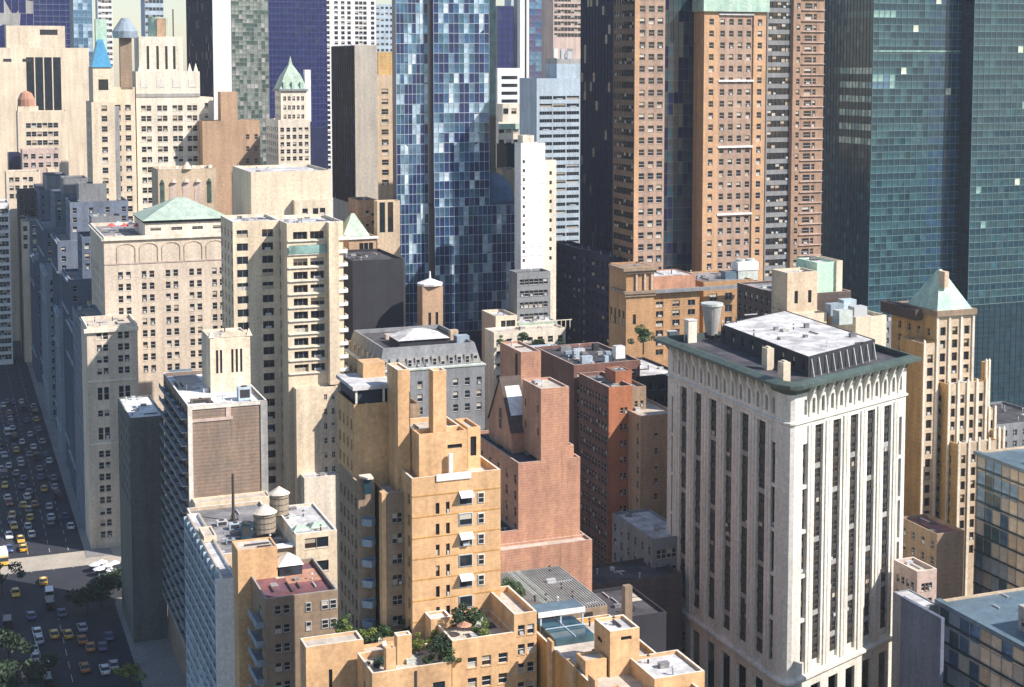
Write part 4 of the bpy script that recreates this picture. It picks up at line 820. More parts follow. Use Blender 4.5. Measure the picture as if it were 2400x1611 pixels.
# ---------------- back row of towers
GB = [('glass_navy', 12), ('pb_navy', 1)]
def slab_tower(nm, lb, px, py, pxr, D, left, wl, front=None, side=None, rf='roof_grey', nxw=2.6, nzh=3.9, zlo=None, fpick=None, bar='frame_dark', sbar=None, sideglass=None, cap=120, tilt=.35):
    c = B(nm, lb, 'building', px, py, D)
    x0, x1, y0, y1, z = c.tier(px, py, pxr, 0, 34 if left is None else 34, 0, wl, roof=rf, par=.6, **(dict(left=left) if left and left > 60 else {}))
    zb_ = c.Z(zlo) if zlo else 10
    if front: c.curtain((x0, 0), (1, 0), x1 - x0, zb_, z - .4, max(2, round((x1 - x0) / nxw)), max(2, round((z - zb_) / nzh)), front, bar=bar, pick=fpick, tilt=tilt)
    if sideglass: c.curtain((x0, y1), (0, -1), y1 - y0, zb_, z - .4, max(2, round((y1 - y0) / nxw)), max(2, round((z - zb_) / nzh)), sideglass, bar=sbar or bar, tilt=tilt)
    c.done(cap); return c
# two tone tower: navy flank, white lit face
slab_tower('white_fronted_tower', 'tall tower with brilliant white front and deep navy glass flank', 497, -40, 540, 700, 436, 'bright_white', None, None, zlo=240, sideglass=[('glass_navyflat', 8), ('glass_navy', 1)], bar='glass_navyflat')
slab_tower('green_grey_glass_tower', 'grey green glass tower with fine square grid', 541, -40, 628, 830, None, 'slate_stone', [('glass_green', 6), ('glass_green_dk', 3), ('grey_stone', 1)], zlo=400, nxw=2.0, nzh=2.4, bar='grey_stone')
slab_tower('navy_glass_tower', 'wide deep navy glass tower with faint floor lines', 626, -40, 765, 960, None, 'navy_wall', GB, zlo=300, nxw=2.6, nzh=3.8, bar='street_slate', tilt=.5, fpick=lambda i, k: 'pb_violet' if 3 <= i <= 8 and k > 26 + abs(i - 5.5) * 1.2 else None)  # lighter violet panes paint a sky reflection into the glass
b = tower('white_grid_tower', 'white gridded tower with small dark windows behind the black slab', 760, -40, 881, 1010, 752, 'bright_white', [W([.06, .22, .35, .47, .62, .70, .78, .93], 2.0, 2.2, 3.35, top=2, lo=420, style='dark', sill=False)], W(2, 2.2, 2.2, 3.35, top=2, lo=420), cap=300)
slab_tower('black_flanked_slab', 'slab tower with near black glass flank and plain beige front', 831, 106, 884, 620, 777, 'slab_beige', None, None, zlo=480, sideglass=[('glass_brown', 5), ('glass_navyflat', 1)], bar='glass_brown', nxw=4, nzh=3.6)
b = tower('gold_slim_block', 'slim golden stone block with one column of windows left of the blue tower', 884, 176, 926, 650, 20, 'tan_stone', W([.42], 2.6, 2.4, 4.4, top=6, lo=440), None, 'roof_tan', fin=False)
xq, zq = b.C(886, 122, 2); b.vol(xq, b.X(922, 2, zq), 2, 12, b.zt - 1, zq, 'gold_brick', roof='roof_tan', par=.4, name='upper_wall', roofname='upper_roof'); b.done()
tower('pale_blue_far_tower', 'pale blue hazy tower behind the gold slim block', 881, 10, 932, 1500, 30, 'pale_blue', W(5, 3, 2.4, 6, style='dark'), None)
slab_tower('striped_grey_tower', 'grey tower with dark vertical stripes at the far left edge', -10, -60, 76, 1050, None, 'grey_stone', [('glass_navy', 1)], zlo=120, nxw=5, nzh=60, bar='band_stone')
slab_tower('navy_far_tower', 'dark navy far tower behind the flat cream block', 76, -60, 168, 1150, None, 'navy_wall', GB, zlo=120, nxw=5, nzh=4.5, bar='frame_blue')
slab_tower('steel_blue_far_tower', 'steel blue far tower left of the blue mansard', 170, -60, 214, 1080, None, 'grey_blue', [('pb_steel', 4), ('pb_pale', 2)], zlo=170, nxw=3, nzh=5, bar='frame_blue')
tower('white_far_tower', 'white far tower with rows of tiny windows beside the blue mansard shaft', 228, -20, 262, 1300, 20, 'bright_white', W(4, 2.2, 2.4, 5, style='dark'), None)
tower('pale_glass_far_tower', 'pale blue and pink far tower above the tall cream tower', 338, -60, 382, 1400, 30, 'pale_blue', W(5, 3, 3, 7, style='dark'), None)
# flat topped cream block with dark vertical strips
b = tower('flat_cream_block', 'broad cream block with four tall dark vertical strips', -40, 112, 208, 950, 30, 'cream', W([.435, .52, .605, .69], 4.8, 100, 200, top=6, style='slot', sill=False), None, 'roof_grey', fin=False)
xq, zq = b.C(14, 60, 4); b.vol(xq, b.X(152, 4, zq), 4, 26, b.zt - 1, zq, 'cream', front=W([.72], 11, 3.5, 50, top=2.4, style='dark', sill=False), roof='roof_tan', par=.5, name='upper_wall', roofname='upper_roof')
for f in (.03, .21): c = b.box5[0] + (b.box5[1] - b.box5[0]) * f + 10; b.box('vent_slot', c, c + 5, -.1, -.004, b.Z(145), b.Z(138), 'ac_dark')
b.done()
# domed cream block and its lower neighbours on the far side of the avenue
b = tower('domed_cream_block', 'cream block with rows of windows and a small orange dome', 41, 262, 158, 900, 20, 'cream', W(6, 2.4, 3.0, 5.2, top=7, m0=6, m1=7, rows=None, lo=345), None, 'roof_tan', fin=False)
xq, zq = b.C(42, 250, 3); b.vol(xq, b.X(90, 3, zq), 3, 14, b.zt - 1, zq, 'cream', roof='roof_tan', par=.4, name='upper_wall', roofname='upper_roof')
mb = MB(); cx = (xq + b.X(84, 3, zq)) / 2; mb.cyl(cx, 8, zq, zq + 4, 5.2, 5, 14); mb.cyl(cx, 8, zq + 4, zq + 8, 5, 3.2, 14); mb.cyl(cx, 8, zq + 8, zq + 9.5, 3.2, .2, 14); part('dome', mb, ['terracotta'], b.e); b.done()
tower('pink_cluster_block', 'pinkish stone block stepped below the domed block', 52, 352, 138, 860, 20, 'pink_stone', W(5, 2.2, 2.8, 5, lo=400), None)
tower('dark_edge_block', 'dark narrow block at the left edge beside the cream blocks', 20, 360, 48, 880, 16, 'navy_wall', None, None, 'roof_dark')
tower('low_cream_block', 'low cream block with two window columns left of the avenue', 14, 404, 94, 830, 18, 'cream', W([.15, .32, .55, .72], 2.0, 2.6, 4.6, top=3, lo=478), None)
tower('brown_roof_block', 'dark brown roofed block in front of the low cream block', 42, 448, 110, 800, 16, 'dark_brown', W(3, 2, 2.6, 4.6), None, 'roof_dark')
tower('cream_sliver_block', 'cream sliver block between dark roofs beside the avenue', 112, 396, 136, 840, 14, 'cream', W(1, 2, 2.6, 4.6), None)
tower('left_edge_white_block', 'narrow white block with window column at the left edge of the picture', -60, 478, 21, 760, 24, 'bright_white', W(9, 1.6, 2.6, 4.2, top=3, m0=2, m1=1.5, lo=860), None)
tower('lit_gap_block', 'small cream gable end catching light between the street blocks', 50, 520, 88, 770, 14, 'cream', W(2, 1.8, 2.6, 4.6, lo=600), None)
# ================================================================ blue patchwork glass tower
PB = [('pb_navy', 26), ('pb_mid', 18), ('pb_steel', 20), ('pb_pale', 11), ('pb_white', 3), ('pb_teal', 10)]  # pane colours put patchy light and dark reflections into the glass
b = B('blue_patchwork_tower', 'soaring glass tower of random blue, pale and navy panes', 'building', 1015, -40, 560)
zt = b.zt; w1 = b.X(1146); w2 = b.X(1206); zs = b.Z(405); zbt = b.Z(780)
nkz = 44
def bp(i, k):
    v = math.sin(i * 1.7 + k * .33) + math.sin(k * .61 - i * .9) + RN.gauss(0, .75)
    if k > nkz * .8: v += (k - nkz * .8) * .09
    return 'pb_navy' if v < -.45 else 'pb_mid' if v < .1 else 'pb_teal' if v < .5 else 'pb_steel' if v < 1.15 else 'pb_pale' if v < 2.0 else 'pb_white'
b.vol(0, w1, 0, 30, zs - 12, zt, 'navy_wall', roof='roof_grey'); b.vol(0, w2, -.9, 30, 0, zs - 13, 'navy_wall', roof='roof_grey', name='base_wall', roofname='base_roof')
b.curtain((0, 0), (1, 0), w1, zs, zt, 11, round((zt - zs) / 3.7), PB, bar='frame_blue', bw=.16, pick=bp, tilt=.6)
b.curtain((0, -.9), (1, 0), w2, zbt, zs - 13, 17, round((zs - 13 - zbt) / 3.7), PB, bar='frame_blue', bw=.16, pick=bp, tilt=.6)
mb = MB()                                              # the curved shoulder that widens the tower
pts = [(0, zs), (w1, zs)] + [(w1 + (w2 - w1) * (1 - math.cos(t)), zs - 13 * math.sin(t)) for t in [math.pi / 2 * k / 8 for k in range(1, 8)]] + [(w2, zs - 13), (0, zs - 13)]
pr = [(w1 + (w2 - w1) * math.sin(math.pi / 2 * k / 8), zs - 13 * (1 - math.cos(math.pi / 2 * k / 8))) for k in range(9)]
mb.poly([(0, -.3, zs - 13)] + [(w2, -.3, zs - 13)] + [(x, -.3, z) for x, z in reversed(pr)] + [(0, -.3, zs)])
for k in range(8): mb.poly([(pr[k][0], -.3, pr[k][1]), (pr[k + 1][0], -.3, pr[k + 1][1]), (pr[k + 1][0], 28, pr[k + 1][1]), (pr[k][0], 28, pr[k][1])])
part('shoulder', mb, ['pb_mid'], b.e)
b.curtain((0, -.3), (1, 0), w1, zs - 13, zs, 11, 4, PB, bar='frame_blue', bw=.16, tilt=.6)
wl = b.X(927, 3); b.vol(wl, -1.2, 3, 8, 0, zt, 'navy_wall', roof='roof_grey', name='side_wall', roofname='side_roof')
b.curtain((wl, 3), (1, 0), -1.2 - wl, zbt, zt, 8, round((zt - zbt) / 3.7), [('pb_navy', 30), ('pb_mid', 20), ('pb_steel', 16), ('pb_pale', 10), ('pb_white', 3), ('pb_teal', 14)], bar='frame_blue', bw=.16, pick=bp, tilt=.6)
b.vol(w1 + .02, b.X(1162, 8), 8, 26, zs - 12, zt, 'glass_tealdk', roof=None, par=0, name='fin_wall')
xq, zq = b.C(884, 472, -1); b.vol(xq, wl - .02, -1, 3.5, 0, zq, 'tan_stone', front=[W([.22, .58], 1.8, 9.6, 90, rows=[(b.Z(540), b.Z(470))], style='wide', sill=False)], roof='roof_tan', name='podium_wall', roofname='podium_roof')
b.vol(xq + 3, wl + 1, -4, -1.02, 0, b.Z(598), 'tan_stone', roof='gold_brick', par=.3, name='podium_wall', roofname='podium_roof')
b.done(300)
# block with its shade put into charcoal walls, and ornate block left of the blue tower
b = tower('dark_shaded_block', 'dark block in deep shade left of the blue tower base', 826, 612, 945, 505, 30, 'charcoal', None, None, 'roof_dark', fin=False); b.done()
b = tower('ornate_brick_block', 'ornate brown block with tall dark openings under a pale cornice', 818, 556, 882, 540, 14, 'tan_brick', W([.45, .62, .8], 1.3, 4.6, 30, top=2.4, style='slot', sill=False), None, 'roof_tan', fin=False)
b.box('cornice', -.6, b.box5[1] + .6, -.7, -.004, b.zt - .9, b.zt, 'bright_white'); mb = MB(); mb.pyramid(-2, b.box5[1] - 2.0, 1, 12, b.zt, b.Z(505), k=.1); part('copper_roof', mb, ['pale_copper'], b.e); b.done()
tower('terracotta_back_block', 'small reddish block between the black slab and gold block', 838, 470, 884, 570, 14, 'tan_brick', W([.5, .8], 1.2, 2.2, 4, top=4), None, 'roof_dark')
# tall stand tank in front of the blue tower
# ---------------- far group right of the blue tower
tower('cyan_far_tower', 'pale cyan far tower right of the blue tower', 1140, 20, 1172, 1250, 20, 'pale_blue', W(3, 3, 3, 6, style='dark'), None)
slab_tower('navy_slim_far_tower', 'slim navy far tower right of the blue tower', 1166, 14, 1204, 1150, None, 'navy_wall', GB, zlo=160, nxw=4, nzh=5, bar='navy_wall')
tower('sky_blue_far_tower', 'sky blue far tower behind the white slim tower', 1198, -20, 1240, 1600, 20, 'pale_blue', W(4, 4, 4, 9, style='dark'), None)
tower('white_slim_tower', 'very slim white far tower with a dark centre stripe', 1219, -40, 1240, 1000, 5, 'bright_white', W([.62], 1.1, 200, 400, top=2, style='slot', sill=False), None)
slab_tower('violet_banded_tower', 'violet blue banded far tower', 1240, -40, 1300, 1200, None, 'navy_wall', [('pb_violet', 4), ('pb_steel', 3), ('pb_mid', 2)], zlo=240, nxw=6, nzh=5, bar='grey_blue')
b = tower('pink_grid_tower', 'pinkish far tower with close rows of dark windows', 1297, -40, 1364, 1000, 20, 'pink_stone', W(8, 1.9, 2.4, 3.9, top=2, lo=95, style='dark'), None, fin=False); b.done(0)
b = tower('machinery_step_block', 'grey block topped with white cooling machinery', 1306, 138, 1362, 960, 20, 'grey_stone', None, None, 'roof_white', fin=False)
for k in range(8): x = RN.uniform(1, b.box5[1] - 4); b.box('roof_machine', x, x + RN.uniform(2, 4), 1 + k * 1.5, 2 + k * 1.5, b.zt - .9, b.zt + RN.uniform(2, 7), RN.choice(['bright_white', 'ac_grey', 'slate_stone']))
b.done()
b = tower('grey_blue_banded_block', 'grey blue office block with horizontal window bands', 1258, 184, 1364, 760, 24, 'pale_blue', W(3, 6.9, 1.8, 3.9, top=9, m0=5, m1=5, lo=590, style='wide', sill=False), None, 'roof_grey', fin=False)
xq, zq = b.C(1305, 150, 3); b.vol(xq, b.X(1364, 3, zq), 3, 18, b.zt - 1, zq, 'pale_blue', roof='roof_white', par=.5, name='upper_wall', roofname='upper_roof'); b.done(120)
b = tower('white_panel_block', 'bright white windowless block with fine panel lines', 1221, 336, 1278, 528, 1206, 'bright_white', W([.12], .7, 1.1, 3.2, top=6, style='dark', lo=620, sill=False), None, 'roof_dark', fin=False)
b.vol(1.5, b.box5[1] - 3.5, 2, 7, b.zt - 1, b.zt + 2.6, 'pale_cream', roof='roof_dark', par=.2, name='bulkhead_wall', roofname='bulkhead_roof')
zz = b.zt - 5
while zz > b.Z(620): b.box('panel_joint', .05, b.box5[1] - .05, -.06, -.004, zz, zz + .16, 'band_stone'); zz -= 3.2
xq, zq = b.C(1277, 376, 3); b.vol(xq + .05, b.X(1304, 3, zq), 3, 14, 0, zq, 'pale_cream', front=W([.5], .8, 1.3, 3.4, top=4, lo=620, style='dark', sill=False), roof='roof_tan', name='wing_wall', roofname='wing_roof')
b.done()
tower('black_notch_block', 'small black block left of the bright white block', 1188, 340, 1222, 615, 12, 'charcoal', None, None, 'roof_dark')
tower('beige_notch_block', 'beige block below the black notch beside the blue tower shoulder', 1178, 398, 1222, 600, 12, 'tan_stone', None, None, 'roof_tan')
b = tower('cream_stepped_far_block', 'cream far block with stepped top and dark slots', 1168, 286, 1250, 800, 16, 'pale_cream', W(5, 3, 3, 6.5, top=3, style='dark'), None, 'roof_white', fin=False)
xq, zq = b.C(1178, 244, 3); b.vol(xq, b.X(1250, 3, zq), 3, 14, b.zt - 1, zq, 'pale_cream', front=W(4, 3, 3, 7, style='dark'), roof='roof_white', name='upper_wall', roofname='upper_roof'); b.box('terrace_planting', 0, 12, -1, -.004, b.zt - 4, b.zt - 1, 'copper'); b.done(40)
tower('white_striped_far_block', 'white far block with dark horizontal stripes', 1166, 160, 1222, 960, 14, 'bright_white', W([.5], 11, 2.2, 5, top=5, style='slot', sill=False), None)
# ================================================================ dark glass wedge and brown striped tower
b = slab_tower('dark_navy_wedge_tower', 'near black navy glass tower between grey and brown towers', 1440, -60, 1560, 580, 1362, 'navy_wall', None, None, zlo=800, sideglass=[('glass_navyflat', 9), ('glass_slate', 1)], bar='glass_navyflat', nxw=3, nzh=3.8, cap=60)
b = tower('dark_podium_block', 'black stepped podium block at the foot of the navy tower', 1430, 604, 1470, 540, 1300, 'navy_wall', None, W(12, 2.0, 2.2, 4, style='dark'), 'roof_dark', fin=False); b.done(20)
tower('grey_podium_block', 'grey blue small block at the foot of the white panel block', 1212, 640, 1290, 512, 8, 'slate_stone', W(6, 1.4, 2, 4), None, 'roof_dark')
b = B('brown_striped_tower', 'brown and orange brick tower with white bands and a teal cornice', 'building', 1651, 27, 545)
zt = b.zt; w = b.X(1796); KS = 545 / 420; fl = 3.28 * KS
rows = [(zt - 2.6 - k * fl - 1.75 * KS, zt - 2.6 - k * fl) for k in range(25)]; rows = [r for r in rows if r[0] > b.Z(660)]
xb0, xb1 = w * .235, w * .80
mbw = MB()
panel(mbw, (0, 0), (1, 0), xb0, 0, zt, [(xb0 * .5 - .95, xb0 * .5 + .95)], sorted(rows), .3)
panel(mbw, (xb1, 0), (1, 0), w - xb1, 0, zt, [((w - xb1) * .5 - .95, (w - xb1) * .5 + .95)], sorted(rows), .3)
for a_, L_ in ((0, xb0), (xb1, w - xb1)):
    for r in rows: b.wins.append((a_ + L_ / 2, .3, r[0], 0, 1.9, 1.75 * KS, 'sash', True))
panel(mbw, (w, 0), (0, 1), 22, 0, zt, [], [], 0); panel(mbw, (0, 22), (0, -1), 22, 0, zt, [], [], 0); panel(mbw, (w, 22), (-1, 0), w, 0, zt, [], [], 0)
for x_, d in ((xb0, 1), (xb1, -1)):
    mbw.poly([(x_, 0, 0), (x_, .5, 0), (x_, .5, zt), (x_, 0, zt)][::d])
part('wall', mbw, ['carnegie'], b.e)
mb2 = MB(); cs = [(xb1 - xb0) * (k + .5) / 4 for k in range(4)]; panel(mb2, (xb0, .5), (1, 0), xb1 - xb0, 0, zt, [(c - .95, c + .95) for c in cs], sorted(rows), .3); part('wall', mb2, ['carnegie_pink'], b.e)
for c in cs:
    for r in rows: b.wins.append((xb0 + c, .8, r[0], 0, 1.9, 1.75 * KS, 'sash', True))
r = MB(); r.poly([(0, 0, zt), (w, 0, zt), (w, 22, zt), (0, 22, zt)]); part('roof', r, ['roof_grey'], b.e)
for py in (190, 346, 505): zz = b.Z(py); b.box('white_band', xb0 - .1, xb1 + .1, -.25, .49, zz - .35, zz + .35, 'bright_white')
b.box('white_band', xb0, xb1, -.25, .49, zt - 1.2, zt - .5, 'bright_white')
b.box('teal_cornice', -.8, w + .8, -1.0, 23, zt + .01, zt + 7, 'glass_mint' if False else 'copper')
# left wing and glass recess
x0, z0 = b.C(1489, -60, -1.5); x1 = b.X(1560, -1.5, z0); zlt = b.Z(-60, x0)
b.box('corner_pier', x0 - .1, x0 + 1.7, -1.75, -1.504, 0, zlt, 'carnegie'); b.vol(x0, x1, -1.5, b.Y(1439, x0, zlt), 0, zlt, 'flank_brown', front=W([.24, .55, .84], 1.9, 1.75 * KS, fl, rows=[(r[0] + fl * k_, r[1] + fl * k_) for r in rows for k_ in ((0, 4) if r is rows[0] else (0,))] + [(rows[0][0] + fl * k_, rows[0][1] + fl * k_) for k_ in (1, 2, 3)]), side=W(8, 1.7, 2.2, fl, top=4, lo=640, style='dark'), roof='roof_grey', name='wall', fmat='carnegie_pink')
zrc = b.Z(-60); b.vol(x1 + .02, -.02, 8, 20, 0, zrc, 'navy_wall', roof='roof_grey', name='recess_wall', roofname='recess_roof')
b.curtain((x1 + .02, 8), (1, 0), -.04 - x1, b.Z(680), zrc, 8, round((zrc - b.Z(680)) / fl), [('glass_tealdk', 5), ('glass_navyflat', 5), ('glass_slate', 4)], bar='frame_bronze', bw=.12)
b.done(300)
b = tower('grey_brown_grid_tower', 'grey brown tower with close window grid and tan brick corner strips', 1800, -60, 1930, 570, 20, 'slate_stone', [W([.06, .14, .22, .30, .38], 1.6, 2.4, 4.1, top=2, lo=650, style='dark', sill=False), ][0:1], None, fin=False)
x0, x1 = b.box5[:2]; xa = x0 + (x1 - x0) * .44
mb = MB(); panel(mb, (xa, -1.2), (1, 0), x1 - xa, 0, b.zt, [(1.5, 3.0), (5.0, 8.2), (8.8, 10.2)], [(z, z + 2.2) for z in [20 + 4.1 * k for k in range(55)] if z + 3 < b.zt], .3)
for z in [20 + 4.1 * k for k in range(55)]:
    if z + 3 < b.zt and z > b.Z(660):
        for a0, a1 in ((1.5, 3.0), (5.0, 8.2), (8.8, 10.2)): b.wins.append((xa + (a0 + a1) / 2, -.9, z, 0, a1 - a0, 2.2, 'sash', True))
        bb = MB(); bb.box(xa + 3.6, x1 + .1, -1.75, -1.204, z - .55, z - .3); part('balcony_slab', bb, ['pink_stone'], b.e)
panel(mb, (xa, -.01), (0, -1), 1.19, 0, b.zt, [], [], 0); panel(mb, (x1, -1.2), (0, 1), 1.19, 0, b.zt, [], [], 0); part('tan_strip', mb, ['carnegie_brown'], b.e); b.done(300)
# ================================================================ teal glass towers
TG = [('glass_teal', 10), ('glass_tealdk', 3)]
b = B('teal_glass_tower', 'broad teal glass tower with pale lit office floors on its flank', 'building', 2049, -60, 600)
zt = b.zt; w = b.X(2286); yl = b.Y(1929); b.vol(0, w, 0, yl, 0, zt, 'glass_tealdk', roof='roof_grey')
zb_ = b.Z(800); nz = round((zt - zb_) / 2.82)
fz = lambda py: int((b.Z(py) - zb_) / ((zt - zb_) / nz))
litF = {fz(163) - 2 * k for k in range(6)}
def fp(i, k):
    if k in (fz(175), fz(200)) and i < 4: return 'glass_mint' if RN.random() < .6 else 'pb_steel'
    if k == fz(25) and i < 4: return 'glass_mint'
    if RN.random() < .0022: return 'glass_lit'
    if k % 2 and RN.random() < .9 and not (i < 3 and k % 7 == 1): return 'glass_slateteal'
    if i > 9: return 'glass_tealblue'
    return None
b.curtain((0, 0), (1, 0), w, zb_, zt, 18, nz, TG, bar='frame_teal', bw=.16, pick=fp, tilt=.5)
def sp2(i, k):
    if k in litF and i >= 6: return 'glass_lit' if RN.random() < .55 else 'glass_mint'
    if (k - fz(163)) % 2: return 'glass_tealdk'
    if k == fz(25) and i >= 6: return 'glass_teal'
    return 'glass_tealdk' if RN.random() < .7 else None
b.curtain((0, yl), (0, -1), yl, zb_, zt, 16, nz, TG, bar='glass_tealdk', bw=.3, pick=sp2, tilt=.4)
for q_ in ((0, w, -.5, -.2),): b.box('pale_band', 0, w * .86, -.35, -.19, b.Z(122), b.Z(118), 'glass_mint')
b.done(300)
b = B('grey_glass_tower', 'grey green glass tower at the right edge with darker lower part', 'building', 2286, -60, 608)
zt = b.zt; w = b.X(2760); yl = b.Y(2250); b.vol(0, w, 0, yl, 0, zt, 'navy_wall', roof='roof_grey'); zb_ = b.Z(716)
def gp(i, k):
    if RN.random() < .004: return 'glass_lit'
    if RN.random() < .006: return 'glass_mint'
    if k % 2 == 0 and RN.random() < .85: return 'glass_slateteal'
b.curtain((0, 0), (1, 0), w, zb_, zt, 38, round((zt - zb_) / 2.86), [('glass_greygreen', 12), ('glass_teal', 2)], bar='frame_teal', bw=.18, pick=gp, tilt=.5)
b.curtain((0, 0), (1, 0), w, b.Z(1010), zb_ - .2, 38, 24, [('glass_tealdk', 6), ('glass_slateteal', 5)], bar='frame_dark', bw=.14, tilt=.3)  # darker lower panes put a darker reflection into the glass colour
b.curtain((0, yl), (0, -1), yl, b.Z(1010), zt, 8, 60, [('glass_tealdk', 6), ('glass_navyflat', 3)], bar='frame_dark', bw=.14, tilt=.3)
b.done(300)
# ================================================================ golden tower with copper pyramid
b = B('copper_pyramid_tower', 'golden stepped tower with pale piers and a mint copper pyramid roof', 'building', 2197, 742, 415)
zt = b.zt; w = b.X(2281); yl = b.Y(2084)
def stage(px, py, pxr, y0, left, nwin, nm, nside=0):
    x0, z = b.C(px, py, y0); x1 = b.X(pxr, y0, z); y1 = b.Y(left, x0, z)
    fw = (x1 - x0) / nwin
    b.vol(x0, x1, y0, y1, 0, z, 'gold_brick', fmat='tan_stone', front=W([(k + .5) / nwin for k in range(nwin)], fw * .42, 2.4, 3.7, top=3.2, lo=1300, style='dark', sill=False), side=[W(nside, 1.5, 2.1, 3.7, top=4, m0=4, m1=4, lo=1260)] if nside else None, roof='roof_tan', par=.6, name='wall', roofname='roof', dep=.5)
    for k in range(nwin + 1):
        c = x0 + fw * k; mb = MB(); mb.box(c - .34, c + .34, y0 - .4, y0 - .004, 0, z + .5); mb.pyramid(c - .34, c + .34, y0 - .5, y0 + .2, z + .5, z + 1.2); part('pier', mb, ['pale_cream'], b.e)
    # warm bounce light on the shaded flank is put into its gold colour
    return x0, x1, y0, y1, z
stage(2197, 742, 2281, 0, 2090, 3, 'a', 4)
s2 = stage(2224, 902, 2311, -4, 2150, 4, 'b', 4)
s3 = stage(2247, 1042, 2341, -8, 2126, 4, 'c', 6)
stage(2166, 806, 2196, -1.5, 2110, 1, 'd')
stage(2311, 850, 2318, -1, 2300, 1, 'e'); stage(2318, 960, 2332, -3, 2300, 1, 'f'); stage(2330, 1010, 2352, -5, 2300, 2, 'g')
mb = MB(); mb.box(-.7, w + .7, -.9, 18, zt + .02, zt + 1.6); part('parapet_band', mb, ['brown'], b.e)
xa, za = b.C(2185, 632, 7); zk = zt + 1.6
mb = MB(); mb.pyramid(-.2, w - .6, -.2, 14, zk, za, k=.06); part('pyramid_roof', mb, ['copper'], b.e)
mb = MB(); mb.box(w * .30, w * .42, 2.0, 5, zk + 6, zk + 10.5); part('roof_dormer', mb, ['tan_stone'], b.e)
b.vol(-3, -.72, 6, yl, zt - 2, zt + 1.2, 'dark_brown', roof='roof_dark', par=.3, name='rear_wall', roofname='rear_roof')
b.done(300)
tower('maroon_roof_block', 'low brown block with a maroon roof below the golden tower', 2196, 1252, 2260, 372, 2110, 'brown', None, W(4, 1.3, 2, 4), 'roof_red')
tower('small_pink_block', 'small pink stone block with pale parapet right of the white tower', 2150, 1340, 2196, 335, 2095, 'pink_stone', W(3, 1.1, 1.8, 3.6, top=3), W(4, 1.1, 1.8, 3.6, top=3), 'roof_tan', cope='pale_cream')
tower('dark_street_block', 'dark blue shaded block with a small white roof patch', 2206, 1450, 2214, 290, 2112, 'street_slate', None, None, 'roof_dark', par=.4)
tower('white_patch_annex', 'little white roofed annex behind the dark shaded block', 2160, 1424, 2200, 304, 10, 'slate_stone', None, None, 'roof_white', par=.2)
# ================================================================ right edge glass blocks
def banded(nm, lb, pfx, pfy, Dfar, zt_, length, labw, bands, pal, bandm):
    X, z = at(pfx, pfy, Dfar); nx, ny = X + length * math.sin(GR), Dfar - length * math.cos(GR)
    px, py, _ = proj(nx, ny, z); c = B(nm, lb, 'building', px, py, ny); zt = c.zt
    c.vol(0, 30, 0, length, 0, zt, 'tan_stone', roof='roof_blue', par=.5)
    zz = zt - bands
    c.curtain((0, length), (0, -1), length, 6, zt - .9, round(length / 3.2), round((zt - 7) / bands), pal, bar='grey_stone', bw=.26, tilt=.3, pick=PSF)
    k = 0
    while zz > 4:
        mb = MB(); mb.box(-.55, -.2, 0, length, zz, zz + .35); part('floor_band', mb, [bandm], c.e); zz -= bands
    mb = MB(); mb.box(-1.0, .4, 0, length + .6, zt - .9, zt + .1); part('roof_edge', mb, ['roof_blue'], c.e)
    for i in range(5): x, y = 4 + RN.uniform(0, 14), 6 + i * length / 6; c.box('roof_housing', x, x + 5, y, y + 4, zt - .5, zt + RN.uniform(.6, 1.6), RN.choice(['roof_grey', 'grey_blue', 'ac_grey']))
    c.done(300); return c
PS = [('cream', 6), ('cream_brick', 4), ('tan_stone', 3), ('slab_beige', 3)]  # beige panes put warm reflections of sunlit things into the glass colour
PSF = lambda i, k: RN.choice(('pb_steel', 'glass_greygreen', 'grey_blue', 'pb_steel', 'slab_beige')) if i < 4 or (i * 7 + k * 3) % 11 == 0 else None
banded('banded_glass_block', 'pale stone and glass block with dark floor bands at the right edge', 2292, 1058, 385, 0, 70, '', 4.4, PS, 'glass_tealdk')
c = banded('blue_roof_block', 'lower glass block with wide blue grey roof in the bottom right corner', 2204, 1406, 305, 0, 62, '', 4.2, PS, 'glass_tealdk')
c.vol(5, 26, 4, 44, c.zt - 1, c.zt + 4.5, 'grey_stone', side=W(8, 1.6, 1.6, 4), roof='roof_blue', par=.3, name='upper_wall', roofname='upper_roof'); c.done(0)
# ================================================================ blocks between the grey mansard and the brown tower
b = tower('cream_garden_block', 'cream roof terrace house with columns and planting', 1162, 742, 1212, 500, 14, 'cream', W([.35, .6, .8], 1.4, 3.4, 30, top=1.6, style='slot', sill=False), None, 'roof_white', fin=False)
x1 = b.box5[1]; b.vol(-4, x1 + 14, -9, -.02, 0, b.Z(778, 0, -9), 'pale_cream', roof='roof_tan', par=.6, name='terrace_wall', roofname='terrace_floor', front=W(7, 1.6, 2.2, 4))
b.vol(x1 + 1, x1 + 15, 1, 10, 0, b.Z(758, x1 + 1, 1), 'pale_copper', roof='roof_white', par=.3, name='annex_wall', roofname='annex_roof')
mb = MB()
for i in range(9): mb.bar((x1 + 3 + i * 1.6, -8.6, b.Z(778, 0, -9) - .6), (x1 + 3 + i * 1.6, -8.6, b.Z(778, 0, -9) + 2.6), .1)
mb.bar((x1 + 2, -8.6, b.Z(778, 0, -9) + 2.6), (x1 + 16.5, -8.6, b.Z(778, 0, -9) + 2.6), .13); part('pergola', mb, ['pale_cream'], b.e); b.done()
tower('low_white_block', 'low pale lilac block in shade below the cream garden house', 1272, 826, 1334, 462, 12, 'pale_blue', W(6, 1.2, 1.2, 5, top=.8, style='dark', sill=False), None, 'roof_grey')  # white front, its bluish shade painted as pale blue walls
